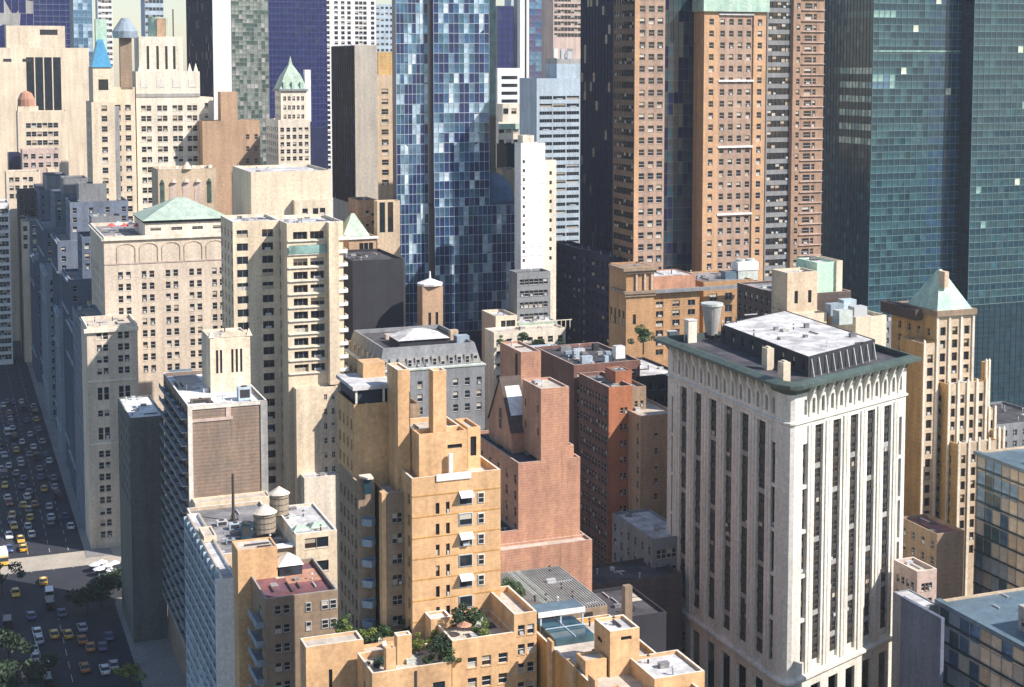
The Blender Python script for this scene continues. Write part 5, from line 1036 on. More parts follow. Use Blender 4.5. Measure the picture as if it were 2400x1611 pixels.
b = tower('dark_flat_roof_block', 'dark flat roofed block with scattered roof equipment', 1345, 856, 1500, 425, 30, 'dark_red', W(9, 1.4, 2.0, 3.8, top=2.5, lo=1000), None, 'roof_dark', fin=False, cope='pink_stone')
for k in range(9): x = 2 + RN.uniform(0, 14); y = 2 + k * 2.8; b.box('roof_housing', x, x + RN.uniform(1.5, 4), y, y + 1.6, b.zt - .9, b.zt + RN.uniform(.2, 1.6), RN.choice(['ac_grey', 'grey_blue', 'roof_grey', 'charcoal', 'pale_blue']))
b.done()
# ornate orange brick building
b = B('ornate_orange_building', 'ornate orange brick building with heavy cornices and a square corner tower', 'building', 1468, 628, 468)
zt = b.zt; w = b.X(1533)
b.vol(0, w, 0, b.Y(1428), 0, zt, 'osborne', front=[W([.3], .9, 3.2, 9.5, top=15, lo=800, style='dark', sill=False)], side=W(4, 1.5, 5, 9, top=14, lo=800, style='dark'), roof='terracotta', par=.6)
for dz, pr_ in ((0, 1.6), (7.4, 1.0)):
    mb = MB(); mb.box(-pr_, w + pr_ * .5, -pr_, 10, zt - dz - 1.0, zt - dz - .1); mb.box(-pr_ * .6, w + .4, -pr_ * .6, -.01, zt - dz - 1.9, zt - dz - 1.0); part('cornice', mb, ['brown'], b.e)
for f in (.35, .65, .9): b.box('column', w * f - .3, w * f + .3, -.6, -.004, zt - 7.4, zt - 1.9, 'pink_stone')
zr2 = b.Z(680, w, 4); x2 = b.X(1640, 4, zr2); x3 = b.X(1752, 4, zr2)
rows = [(zr2 - 4 - k * 3.1 - 1.9, zr2 - 4 - k * 3.1) for k in range(6)]
b.vol(w + .02, x2, 4, 30, 0, zr2, 'osborne', front=W([.22, .54, .84], 2.2, 1.9, 3.1, rows=rows, style='wide'), roof='roof_grey', par=.5, name='wall')
b.vol(x2 + 3, x3 + 4, 7, 30, 0, zr2 + 1, 'osborne', front=W([.2, .5, .8], 2.2, 2.4, 4, top=4, lo=800, style='wide'), roof='roof_grey', par=.5, name='wall')
mb = MB(); mb.box(w + .5, x3, 2.2, 3.99, zr2 - 1.0, zr2); part('cornice', mb, ['slate_stone'], b.e)
b.vol(w + 1.2, x2 - .5, 6, 20, zr2 - .6, b.Z(650, w, 6), 'terracotta', roof='roof_white', par=.3, name='attic_wall', roofname='attic_roof'); b.done(200); OSB = b
# beige bulkhead, dark flank and mint block behind the white tower
b = B('beige_bulkhead_block', 'dark brick block with tall beige bulkhead and mint stair tower', 'building', 1836, 692, 398)
zt = b.zt; w = b.X(1906)
b.vol(0, w + 12, 0, b.Y(1728), 0, zt, 'dark_brown', side=W(8, 1.3, 2, 3.6, top=2), front=None, roof='roof_grey', par=.6, cope='pink_stone')
b.vol(-.05, w, -2.0, 6, 0, b.Z(640, 0, -2), 'tan_stone', front=W([.3, .75], 1.0, 3.4, 20, top=5, style='slot', sill=False), roof='roof_tan', par=.5, cope='pale_cream', name='bulkhead_wall', roofname='bulkhead_roof')
b.vol(-7, w + .5, -6, -2.02, 0, b.Z(742, -7, -6), 'cream', roof='roof_tan', par=.4, name='ledge_wall', roofname='ledge_roof')
xm, zm = b.C(1915, 616, 1.5); b.vol(xm, b.X(1958, 1.5, zm), 1.5, 12, zt - 1, zm, 'mint', roof='roof_white', par=.4, name='stair_wall', roofname='stair_roof'); b.vol(b.X(1958, 1.5, zm) + .01, b.X(1972, 1.5, zm), .9, 12, zt - 1, zm + .3, 'cream', roof='roof_tan', par=.3, name='stair_wall', roofname='stair_roof')
b.done()
b = tower('cream_plant_room', 'plain cream plant room with roof machinery behind the white tower', 2006, 744, 2078, 388, 1940, 'cream', None, None, 'roof_tan', fin=False)
for k, (px, py) in enumerate(((1955, 722), (1985, 716), (2010, 728), (1975, 742))): q = b.loc(px, py, b.zt + 1); b.box('roof_machine', q[0] - 2, q[0] + 2, q[1] - 1.5, q[1] + 1.5, b.zt - .9, b.zt + 2.2 + .5 * (k % 2), ['grey_blue', 'pale_blue', 'ac_grey', 'pale_metal'][k])
b.done()
# ---------------- low filler blocks that close the gaps between the towers
for i, (px, py, pr, D, wl, lb) in enumerate(((640, 640, 700, 640, 'tan_stone', 'hidden beige block behind the banded tower'), (1130, 700, 1260, 650, 'slate_stone', 'grey low block behind the garden house'), (1990, 760, 2120, 560, 'slate_stone', 'grey low block at the foot of the teal tower'), (2300, 1000, 2480, 520, 'slate_stone', 'grey low block at the foot of the grey glass tower'))):
    tower('low_back_block', lb, px, py, pr, D, 30, wl, W(8, 1.5, 2, 4), None, 'roof_dark', cap=0)
# ================================================================ streets of the left side
def gsheet(name, x0, x1, y0, y1, z, mat, n=1):
    mb = MB(); pts = [G(x0, y0), G(x1, y0), G(x1, y1), G(x0, y1)]; mb.poly([(x, y, z) for x, y in pts]); o = part(name, mb, [mat], None); o['kind'] = 'structure'; return o
def gblock(name, x0, x1, y0, y1, z1, mat):
    mb = MB(); mb.prism([G(x0, y0), G(x1, y0), G(x1, y1), G(x0, y1)], -.2, z1, bottom=False); o = part(name, mb, [mat], None); o['kind'] = 'structure'; return o
gsheet('avenue', -40, 47, 200, 1400, .006, 'asphalt')
gsheet('cross_street', 6, 300, 471, 485.5, .009, 'sunlit_paving'); gblock('pavement', 40.2, 48.2, 478, 900, .14, 'pavement'); gblock('pavement', 44, 60, 300, 434, .14, 'pavement'); gblock('pavement', 3, 9.5, 400, 1300, .14, 'pavement'); gblock('cross_street_pavement', 44.4, 300, 434.004, 438, .14, 'pavement'); gblock('cross_street_pavement', 48.3, 300, 486, 489, .14, 'pavement')  # cream colour puts the sun patch into the cross street surface
mb = MB()
for xl in (16.5, 23.2, 29.8, 35.5):
    for y in range(470, 1100, 9): mb.poly([(*G(xl - .1, y), .012), (*G(xl + .1, y), .012), (*G(xl + .1, y + 4), .012), (*G(xl - .1, y + 4), .012)])
for k in range(0): mb.poly([(*G(11 + k * 1.9, 470), .012), (*G(12 + k * 1.9, 470), .012), (*G(12 + k * 1.9, 474.5), .012), (*G(11 + k * 1.9, 474.5), .012)])
for y in range(300, 432, 9): mb.poly([(*G(27.9, y), .012), (*G(28.1, y), .012), (*G(28.1, y + 5), .012), (*G(27.9, y + 5), .012)])
o = part('road_markings', mb, ['paint_white'], None); o['kind'] = 'structure'
# ================================================================ traffic
for k, c_ in dict(car_yellow=(.72, .42, .03), car_white=(.74, .74, .74), car_black=(.02, .02, .024), car_grey=(.22, .23, .25), car_red=(.30, .03, .03), car_blue=(.04, .08, .22), car_orange=(.42, .16, .04), car_silver=(.48, .49, .52)).items():
    m = plain(k, c_, .3); m.node_tree.nodes['Principled BSDF'].inputs['Coat Weight'].default_value = .4
plain('rubber', (.015, .015, .015), .9); plain('lamp_red', (.35, .02, .02), .3); plain('lamp_clear', (.7, .7, .66), .2)
def prof(pts, hw, hw2=None):
    mb = MB(); hw2 = hw if hw2 is None else hw2; n = len(pts); zs_ = [p[1] for p in pts]; z0, z1 = min(zs_), max(zs_)
    def W_(z): return hw + (hw2 - hw) * (z - z0) / max(z1 - z0, 1e-6)
    Lf = [(-W_(z), y, z) for y, z in pts]; Rt = [(W_(z), y, z) for y, z in pts]
    for i in range(n): j = (i + 1) % n; mb.poly([Lf[i], Lf[j], Rt[j], Rt[i]])
    mb.poly(list(reversed(Lf))); mb.poly(Rt); return mb
BODY = {
 'car': ([(-2.35, .35), (2.35, .35), (2.4, .62), (2.3, .80), (1.15, .95), (-1.6, .98), (-2.35, .92), (-2.42, .6)], .93, [(1.2, .94), (.45, 1.42), (-1.15, 1.45), (-1.85, .97)], .88, .66),
 'van': ([(-2.7, .38), (2.7, .38), (2.75, .8), (2.5, 1.15), (-2.7, 1.2)], 1.0, [(2.3, 1.15), (1.5, 2.05), (-2.6, 2.1), (-2.72, 1.2)], .99, .88),
 'truck': ([(-3.6, .5), (3.6, .5), (3.6, 1.3), (-3.6, 1.3)], 1.1, [(3.4, 1.3), (3.1, 2.2), (2.0, 2.25), (1.95, 1.3)], 1.05, 1.0)}
MESHC = {}
def car_mesh(kind, col):
    if (kind, col) in MESHC: return MESHC[kind, col]
    P, hw, C_, cw, cw2 = BODY[kind]
    body = prof(P, hw).mesh('body', [col]); gl = prof(C_, cw, cw2).mesh('window_band', ['glass'])
    rf = MB(); zt_ = max(z for _, z in C_); ys = [y for y, z in C_ if z > zt_ - .06]; rf.box(-cw2 - .02, cw2 + .02, min(ys), max(ys), zt_ - .03, zt_ + .05); roof = rf.mesh('roof', [col])
    wh = MB(); 
    A = [(.33 * math.cos(2 * math.pi * i / 10), .33 * math.sin(2 * math.pi * i / 10)) for i in range(10)]
    for i in range(10): p, q = A[i], A[(i + 1) % 10]; wh.poly([(-.11, *p), (-.11, *q), (.11, *q), (.11, *p)])
    wh.poly([(-.11, *p) for p in A]); wh.poly([(.11, *p) for p in reversed(A)]); wheel = wh.mesh('wheel', ['rubber'])
    yb, yf = min(y for y, _ in P), max(y for y, _ in P)
    l1 = MB(); l1.box(-.2, .2, -.05, .05, -.09, .09); head = l1.mesh('headlight', ['lamp_clear']); l2 = MB(); l2.box(-.2, .2, -.05, .05, -.1, .1); tail = l2.mesh('taillight', ['lamp_red'])
    parts = [('body', body, (0, 0, 0)), ('window_band', gl, (0, 0, 0)), ('roof', roof, (0, 0, 0))]
    for sx in (-1, 1):
        for y in (yb + .9, yf - .85): parts.append(('wheel', wheel, (sx * (hw - .06), y, .33)))
        parts.append(('headlight', head, (sx * hw * .68, yf - .02, .68 if kind == 'car' else .85))); parts.append(('taillight', tail, (sx * hw * .72, yb - .03, .75 if kind == 'car' else .95)))
    if kind == 'truck': q = MB(); q.box(-1.15, 1.15, -3.6, 1.85, 1.32, 3.2); parts.append(('cargo_box', q.mesh('cargo_box', ['bright_white']), (0, 0, 0)))
    if col == 'car_yellow' and kind == 'car': q = MB(); q.box(-.35, .35, -.12, .12, 1.48, 1.66); parts.append(('roof_sign', q.mesh('roof_sign', ['bright_white']), (0, -.3, 0)))
    MESHC[kind, col] = parts; return parts
def S(cx, cy): return (cx / 2.9033, 1071 + cy / 2.9033)
def T(cx, cy): return (cx / 2.9033, 540 + cy / 2.9033)
CARS = [(S(85, 405), 'y'), (S(205, 412), 'y'), (S(140, 562), 'y'), (S(160, 330), 'y'), (S(95, 470), 'y'), (S(158, 620), 'y'), (S(295, 845), 'y'), (S(105, 925), 'y'), (S(368, 1205), 'y'), (S(462, 1205), 'y'), (S(575, 1432), 'o'), (S(612, 1285), 'o'), (S(560, 1250), 'o'),
 (S(60, 535), 'w'), (S(215, 525), 'w'), (S(190, 470), 's'), (S(335, 935), 'W'), (S(252, 1195), 'w'), (S(265, 1242), 's'), (S(228, 1305), 'w'), (S(242, 1355), 's'), (S(307, 1455), 'W'), (S(712, 1445), 'w'), (S(775, 1415), 's'), (S(340, 440), 'g'), (S(62, 625), 'b'), (S(335, 1010), 'k'), (S(50, 1135), 'k'), (S(315, 1530), 'k'), (S(210, 1080), 'b'), (S(235, 320), 'o'), (S(60, 300), 'r'),
 (T(50, 1375), 'W'), (T(150, 1440), 'w'), (T(62, 1270), 'r'), (T(30, 1520), 's'), (T(90, 1170), 'b'), (T(200, 1530), 'g'), (T(100, 1480), 'b'), (T(20, 1190), 'w'), (S(20, 705), 'T'), (S(420, 1060), 'b'), (S(560, 1160), 's'), (S(700, 1290), 'b'), (S(740, 1220), 'b'), (S(150, 200), 'b'), (S(60, 60), 'w'), (S(110, 110), 'g'), (S(200, 250), 'g'), (S(30, 130), 'k'), (S(480, 470), 'w'), (S(140, 30), 's')]
KIND = dict(y=('car', 'car_yellow', 'yellow taxi', 'taxi'), o=('car', 'car_orange', 'orange brown car', 'car'), w=('car', 'car_white', 'white car', 'car'), W=('van', 'car_white', 'white van', 'van'), s=('car', 'car_silver', 'silver car', 'car'), g=('car', 'car_grey', 'grey car', 'car'), b=('car', 'car_blue', 'dark blue car', 'car'), k=('van', 'car_black', 'black van', 'van'), r=('car', 'car_red', 'red car', 'car'), T=('truck', 'car_yellow', 'yellow truck', 'truck'))
ordn = ['nearest', 'second nearest', 'third nearest', 'fourth nearest', 'fifth nearest', 'sixth nearest', 'seventh nearest', 'eighth nearest', 'ninth nearest', 'tenth nearest', 'eleventh nearest', 'twelfth nearest', 'thirteenth nearest', 'fourteenth nearest', 'fifteenth nearest', 'sixteenth nearest', 'seventeenth nearest', 'eighteenth nearest', 'nineteenth nearest', 'twentieth nearest', 'twenty-first nearest', 'twenty-second nearest', 'twenty-third nearest', 'twenty-fourth nearest', 'twenty-fifth nearest', 'twenty-sixth nearest']
lst = []
for (px, py), k in CARS:
    X, Y = ground(px, py, .7); x, y = Ginv(X, Y); lst.append([x, y, k])
for xl, ks in ((12.5, 'wbysgwkbsyw'), (19.5, 'bwysgkwsrwb'), (26.5, 'gwbsykwbsyg'), (33, 'wsybgkwsbkw'), (37, 'bksgwbsgykw')):
    y = 505 + RN.uniform(0, 12)
    for q in ks: y += RN.uniform(9, 26); lst.append([xl + RN.uniform(-.5, .5), y, q])
for _ in range(30):                                    # keep bumpers apart
    for i in range(len(lst)):
        for j in range(i):
            a, c = lst[i], lst[j]; dx, dy = a[0] - c[0], a[1] - c[1]; need = 7.6 if 'T' in (a[2], c[2]) or 'W' in (a[2], c[2]) else 6.0
            if abs(dx) < 2.4 and abs(dy) < need:
                m = (need - abs(dy)) / 2 * (1 if dy >= 0 else -1); a[1] += m; c[1] -= m
zones = {}
for r in lst:
    r.append('on the open plaza' if r[1] < 440 else ('in the left half of the shaded avenue' if r[0] < 25 else 'in the right half of the shaded avenue'))
lst.sort(key=lambda r: r[1]); cnt = {}
for x, y, k, zone in lst:
    kind, col, nm, cat = KIND[k]; i = cnt.get((nm, zone), 0); cnt[nm, zone] = i + 1
    X, Y = G(x, y); t = thing(cat if cat != 'car' else 'parked_car' if False else cat, '%s %s, %s of its kind' % (nm, zone, ordn[min(i, 25)]), cat, (X, Y, .012), GR + RN.uniform(-.06, .06) + (math.pi if x < 22 and y > 440 else 0), 'cars and vans in the avenue traffic')
    t.scale = (1.22, 1.22, 1.22)
    ob_ = None
    for pn, me, lc in car_mesh(kind, col):
        o = bpy.data.objects.new(pn, me); o.location = lc; link(o, ob_ if pn in ('headlight', 'taillight') else t); ob_ = o if pn == 'body' else ob_
# ================================================================ trees and roof plants
for nm, c_ in dict(leaf_dark=(.022, .045, .018), leaf_mid=(.045, .085, .028), leaf_light=(.15, .19, .035), leaf_blue=(.03, .07, .045)).items():
    m, t, bs = newmat(nm); oi = t.nodes.new('ShaderNodeTexCoord'); n = t.nodes.new('ShaderNodeTexNoise'); n.inputs['Scale'].default_value = 2.2; t.links.new(oi.outputs['Object'], n.inputs['Vector'])
    r = t.nodes.new('ShaderNodeMapRange'); r.inputs['From Min'].default_value = .3; r.inputs['From Max'].default_value = .7; r.inputs['To Min'].default_value = .5; r.inputs['To Max'].default_value = 1.7; t.links.new(n.outputs[0], r.inputs['Value'])
    v = t.nodes.new('ShaderNodeVectorMath'); v.operation = 'SCALE'; v.inputs[0].default_value = c_; t.links.new(r.outputs[0], v.inputs['Scale']); t.links.new(v.outputs[0], bs.inputs['Base Color']); bs.inputs['Roughness'].default_value = .7; MATS[nm] = m
plain('bark', (.07, .05, .035), .9)
def crown_mesh(n, mat, seed, leaf=.16, flat=.8):
    r = random.Random(seed); mb = MB(); cl = [(r.gauss(0, .42), r.gauss(0, .42), r.gauss(0, .34) * flat, r.uniform(.25, .5)) for _ in range(9)]
    for _ in range(n):
        c = r.choice(cl); d = Vector((r.gauss(0, 1), r.gauss(0, 1), r.gauss(0, 1))).normalized() * c[3] * r.uniform(.55, 1.05)
        p = Vector(c[:3]) + d; p.z = max(p.z, -.6); a = Vector((r.gauss(0, 1), r.gauss(0, 1), r.gauss(0, 1))).normalized(); q = a.orthogonal().normalized(); e = a.cross(q); s_ = leaf * r.uniform(.5, 1.2)
        mb.poly([p + q * s_, p + e * s_ * .6, p - q * s_, p - e * s_ * .6])
    return mb.mesh('crown', [mat])
CR = {k: [crown_mesh(1500, k, 3 * i + j, .10) for j in range(3)] for i, k in enumerate(('leaf_dark', 'leaf_mid', 'leaf_light', 'leaf_blue'))}
def tree(nm, label, cat, x, y, z, h, r, leaf, group=None):
    t = thing(nm, label, cat, (x, y, z), RN.uniform(0, 6.28), group); mb = MB(); th = max(h - r * .9, h * .3)
    mb.cyl(0, 0, 0, th, .06 * r + .05, .04 * r + .03, 7)
    for k in range(3): a = 2.1 * k; mb.bar((0, 0, th * .75), (r * .4 * math.cos(a), r * .4 * math.sin(a), th + r * .25), .03 * r + .02)
    part('trunk', mb, ['bark'], t); o = part('crown', RN.choice(CR[leaf]), None, t, (0, 0, max(h - r * .75, r * .4))); o.scale = (r, r, r * .85); return t
for i, (px, py, h, r, lf, lb) in enumerate(((205, 1440, 9, 5, 'leaf_dark', 'dark street tree left of the other by the slab, over the plaza'), (238, 1425, 10, 5.5, 'leaf_dark', 'larger dark street tree standing closest to the grey slab wall'), (268, 1392, 8, 3.8, 'leaf_dark', 'smaller dark tree behind, tucked against the slab at the cross street'), (303, 1622, 8, 3.4, 'leaf_light', 'bright yellow green tree at the foot of the grey slab'), (20, 1560, 11, 6, 'leaf_dark', 'park tree at the left edge, upper one of the bottom corner'), (35, 1640, 12, 7, 'leaf_dark', 'large park tree filling the bottom left corner'), (5, 1400, 10, 5, 'leaf_blue', 'dark park tree cut by the left edge near the sun strip'))):
    X, Y = ground(px, py); tree('street_tree' if i < 4 else 'park_tree', lb, 'tree', X, Y, 0, h, r, lf)
def roof_plant(b, px, py, z, h, r, lf, lb, grp):
    x, y = b.loc(px, py, z + h * .5); X, Y = b.w(x, y); tree('potted_shrub', lb, 'shrub', X, Y, z, h * 1.25, r * 1.4, lf, grp)
for px, py, h, r, lf, lb in ((800, 1472, 2.6, 1.5, 'leaf_mid', 'round green shrub at the left end of the orange house terrace'), (832, 1492, 1.8, 1.3, 'leaf_mid', 'low hedge shrub second from the left on the terrace'), (858, 1490, 1.8, 1.3, 'leaf_light', 'pale green shrub behind the orange screen wall'), (880, 1497, 1.6, 1.1, 'leaf_mid', 'small shrub at the middle of the terrace hedge'), (922, 1448, 3.4, 1.7, 'leaf_mid', 'tall spiky shrub below the shaded balcony bay'), (946, 1452, 3.0, 1.5, 'leaf_dark', 'dark shrub right of the spiky one at the bay foot'), (982, 1512, 2.4, 1.2, 'leaf_light', 'pale shrub right of the orange terrace hut'), (1030, 1520, 3.6, 1.8, 'leaf_dark', 'large dark evergreen at the right end of the terrace'), (1000, 1548, 1.4, .9, 'leaf_mid', 'low shrub along the terrace front parapet'), (885, 1552, 1.5, 1.0, 'leaf_blue', 'bluish shrub behind the left front parapet'), (1088, 1450, 3.8, 1.9, 'leaf_dark', 'big dark shrub on the upper right terrace by the white hut'), (1112, 1462, 2.4, 1.4, 'leaf_mid', 'mid green shrub beside the big one, upper right terrace'), (1128, 1486, 1.7, 1.1, 'leaf_light', 'pale low shrub nearest the upper right parapet'), (1192, 1392, 3.2, 1.7, 'leaf_mid', 'green shrub above the right wing beside the ribbed roof'), (1205, 1412, 2.0, 1.2, 'leaf_light', 'pale shrub in front of the ribbed roof corner')):
    z = ZTERR if px < 1060 else ORGX[6] - 1.0
    roof_plant(ORG, px, py, z, h, r, lf, lb, 'shrubs on the orange house terraces')
for i, (px, py, lf) in enumerate(((815, 1482, 'leaf_light'), (845, 1500, 'leaf_dark'), (900, 1478, 'leaf_mid'), (968, 1480, 'leaf_dark'), (988, 1470, 'leaf_mid'), (1012, 1500, 'leaf_light'), (1050, 1545, 'leaf_mid'), (950, 1530, 'leaf_light'))):
    roof_plant(ORG, px, py, ZTERR, 1.8, 1.2, lf, 'bushy filler shrub, %s from the left among the low ones on the terrace' % ['first', 'second', 'third', 'fourth', 'fifth', 'sixth', 'seventh', 'eighth'][i], 'shrubs on the orange house terraces')
roof_plant(ORG, 948, 1112, ORG.Z(1160, -1, 4.5) - .5, 2.6, 1.2, 'leaf_mid', 'shrub on the small balcony beside the sunny orange wall top', 'shrubs on the orange house terraces')
for i, (px, py, h, r, lf, lb) in enumerate(((1180, 790, 4, 2, 'leaf_light', 'left shrub on the cream garden house terrace'), (1225, 775, 4.5, 2.4, 'leaf_mid', 'middle shrub on the cream garden house terrace'), (1262, 792, 4, 2.2, 'leaf_light', 'shrub before the pergola of the cream garden house'), (1322, 800, 4.5, 2.4, 'leaf_light', 'right end shrub of the cream garden house terrace'))):
    X, Y = at(px, py, 488); tree('potted_shrub', lb, 'shrub', X[0] if isinstance(X, tuple) else X, 488, Y - h, h, r, lf, 'shrubs on the cream garden terrace')
X, z = at(1508, 800, 440); tree('roof_tree', 'green tree on the dark roof in front of the ornate orange tower', 'tree', X, 440, z - 4, 8, 3.6, 'leaf_mid')
# ================================================================ roof furniture
def tank(b, px, py, z, r, h, legs, label, body='wood_tank'):
    x, y = b.loc(px, py, z); X, Y = b.w(x, y); t = thing('water_tank', label, 'water tank', (X, Y, z), b.r)
    mb = MB(); mb.cyl(0, 0, legs, legs + h, r, r * .96, 18); bar_ = part('barrel', mb, [body], t); mb = MB(); mb.cyl(0, 0, legs + h, legs + h + r * .75, r * 1.12, 0, 18); part('cone_roof', mb, ['tank_cap'], t)
    for k in range(3): mb = MB(); mb.cyl(0, 0, legs + h * (.2 + .3 * k), legs + h * (.2 + .3 * k) + .12, r * 1.01, r * 1.01, 18); part('hoop', mb, ['dark_steel'], bar_)
    for sx in (-1, 1):
        for sy in (-1, 1): mb = MB(); mb.bar((sx * r * .7, sy * r * .7, 0), (sx * r * .6, sy * r * .6, legs), .14); part('leg', mb, ['dark_steel'], t)
    mb = MB(); mb.box(-r * .9, r * .9, -r * .9, r * .9, legs - .25, legs); part('platform', mb, ['dark_steel'], t)
zc = CREAM.zt - .8
tank(CREAM, 621, 1256, zc, 2.5, 4.2, 1.2, 'squat round water tank with pale cone cap, left and front of the pair'); tank(CREAM, 655, 1240, zc, 2.2, 4.6, 3.6, 'taller water tank on long legs beside the squat one')
def acunit(b, px, py, z, w_, d_, h_, label, mat='ac_grey', grp='roof machines'):
    x, y = b.loc(px, py, z); X, Y = b.w(x, y); t = thing('air_conditioner', label, 'air conditioner', (X, Y, z), b.r, grp)
    mb = MB(); mb.box(-w_ / 2, w_ / 2, -d_ / 2, d_ / 2, .15, h_); part('casing', mb, [mat], t); mb = MB(); mb.box(-w_ * .38, w_ * .38, -d_ / 2 - .05, -d_ / 2 - .003, h_ * .25, h_ * .85); part('grille', mb, ['ac_dark'], t)
    mb = MB(); mb.cyl(0, 0, h_, h_ + .2, min(w_, d_) * .3, min(w_, d_) * .3, 12); part('fan_housing', mb, ['dark_steel'], t)
    for sx in (-1, 1): mb = MB(); mb.box(sx * w_ * .4 - .1, sx * w_ * .4 + .1, -d_ * .4, d_ * .4, 0, .15); part('skid', mb, ['dark_steel'], t)
zs_ = SLAB.zt - 1.0
acunit(SLAB, 572, 938, zs_, 3.2, 2.6, 3.4, 'boxy air conditioner with black grille on the brown slab roof', 'pale_blue'); acunit(SLAB, 470, 944, zs_, 5.0, 1.2, 1.0, 'long low dark vent unit at the front of the brown slab roof', 'frame_bronze')
acunit(CREAM, 575, 1262, zc, 2.2, 2.0, 3.4, 'dark teal machine on the cream block roof left of the tanks', 'glass_tealdk'); acunit(CREAM, 552, 1240, zc, 3.0, 1.6, 1.4, 'pale blue machine by the mast foot on the cream block roof', 'pale_blue'); acunit(CREAM, 520, 1232, zc, 2.4, 1.8, 1.2, 'grey machine left of the mast on the cream block roof'); acunit(CREAM, 540, 1275, zc, 2.0, 1.4, 1.1, 'small violet grey machine nearest the orange bulkhead', 'grey_blue')
x, y = CREAM.loc(547, 1222, zc); X, Y = CREAM.w(x, y); t = thing('antenna_mast', 'thin dark antenna mast standing before the brown wall', 'antenna', (X, Y, zc), 0); mb = MB(); mb.cyl(0, 0, 0, 11, .35, .28, 8); part('pole', mb, ['dark_steel'], t)
mb = MB()
for k in range(3): mb.bar((0, 0, 3.2), (1.3 * math.cos(2.1 * k), 1.3 * math.sin(2.1 * k), 0), .06)
part('stay', mb, ['dark_steel'], t)
for i, (px, py) in enumerate(((705, 1246), (745, 1238))):
    z = CREAM.Z(1248, CREAM.X(690), 0) - .5; x, y = CREAM.loc(px, py, z); X, Y = CREAM.w(x, y); t = thing('skylight', ['left', 'right'][i] + ' sloping green skylight on the white roofed wing', 'skylight', (X, Y, z), GR); mb = MB(); mb.prism([(-2, -1.2), (2, -1.2), (2, 1.2), (-2, 1.2)], 0, .4); part('kerb', mb, ['grey_stone'], t); mb = MB(); mb.pyramid(-1.9, 1.9, -1.1, 1.1, .4, 1.5, ax='x'); part('glazing', mb, ['pale_copper'], t)
# white tower roof
x, y = WHITE.loc(1668, 792, WZR); X, Y = WHITE.w(x, y); t = thing('roof_tank', 'grey tapered tank like a funnel on the white tower roof', 'water tank', (X, Y, WZR), GR); mb = MB(); mb.cyl(0, 0, .8, 8.4, 1.5, 2.6, 18); part('barrel', mb, ['grey_stone'], t); mb = MB(); mb.cyl(0, 0, 8.4, 9.0, 2.9, 2.9, 18); part('rim', mb, ['pale_metal'], t)
for k in range(4): mb = MB(); a = .78 + 1.57 * k; mb.bar((1.3 * math.cos(a), 1.3 * math.sin(a), 0), (1.2 * math.cos(a), 1.2 * math.sin(a), .9), .15); part('leg', mb, ['dark_steel'], t)
for (px, py, w_, h_, lb) in ((1618, 802, 2.4, 5.6, 'tall white roof hut near the far corner of the white tower'), (1576, 796, 2.2, 2.0, 'small white box at the far corner of the white tower roof')):
    x, y = WHITE.loc(px, py, WZR); X, Y = WHITE.w(x, y); t = thing('roof_hut', lb, 'roof hut', (X, Y, WZR), GR); mb = MB(); mb.box(-w_ / 2, w_ / 2, -w_ / 2, w_ / 2, 0, h_); part('wall', mb, ['pale_cream'], t); mb = MB(); mb.box(-w_ / 2 - .15, w_ / 2 + .15, -w_ / 2 - .15, w_ / 2 + .15, h_, h_ + .2); part('roof', mb, ['roof_white'], t); mb = MB(); mb.box(-w_ / 2 - .05, -w_ / 2 - .003, -.45, .45, .05, 1.9); part('door', mb, ['dark_steel'], t)
# ornate building roof plant
z = OSB.zt - 10
x, z = OSB.C(1730, 660, 12); w_ = OSB.X(1776, 12, z) - x; X, Y = OSB.w(x + w_ / 2, 14); t = thing('cooling_tower', 'white and mint cooling tower behind the ornate building', 'cooling tower', (X, Y, z), GR)
mb = MB(); mb.box(-w_ / 2, w_ / 2, -2, 2, .1, 3.6); part('louvre_box', mb, ['pale_metal'], t); mb = MB(); mb.box(-w_ / 2 - .2, w_ / 2 + .2, -2.2, 2.2, 3.6, 6.4); part('fan_deck', mb, ['bright_white'], t)
for sx in (-.25, .25): mb = MB(); mb.cyl(sx * w_, 0, 6.4, 7.2, w_ * .2, w_ * .2, 14); part('fan_cowl', mb, ['pale_metal'], t)
mb = MB(); mb.box(-w_ / 2 - 4.6, -w_ / 2 - .3, -1.6, 1.6, 0, 3.4); part('dark_cage', mb, ['roof_blue'], t); mb = MB(); mb.box(-w_ / 2 - 4.6, w_ / 2, -1.8, 2, -.2, 0); part('skid', mb, ['dark_steel'], t)
# hotel roof umbrellas
for i in range(5):
    px = 262 + i * 15; x, y = HOTEL.loc(px, 545 - 4 * (i % 2), HZ - 1.1); X, Y = HOTEL.w(x, y); t = thing('parasol', '%s of five red and white parasols on the hotel roof terrace' % ['leftmost', 'second from left', 'middle one', 'second from right', 'rightmost'][i], 'parasol', (X, Y, HZ - 1.1), GR, 'parasols on the hotel roof')
    mb = MB(); mb.cyl(0, 0, 0, 2.6, .06, .06, 6); part('pole', mb, ['frame_white'], t); mb = MB(); mb.cyl(0, 0, 2.2, 3.3, 1.7, 0.0, 8); part('canopy', mb, ['tarp_red' if i % 2 == 0 else 'tarp_white'], t)
x, y = ORG.loc(1088, 1492, ORGX[6] - 1); X, Y = ORG.w(x, y); t = thing('parasol', 'faded red parasol among shrubs on the upper right terrace', 'parasol', (X, Y, ORGX[6] - 1), GR); mb = MB(); mb.cyl(0, 0, 0, 2.2, .05, .05, 6); part('pole', mb, ['frame_white'], t); mb = MB(); mb.cyl(0, 0, 1.9, 2.6, 1.3, 0, 8); part('canopy', mb, ['terracotta'], t)
x, y = ORG.loc(905, 1500, ZTERR); X, Y = ORG.w(x, y)
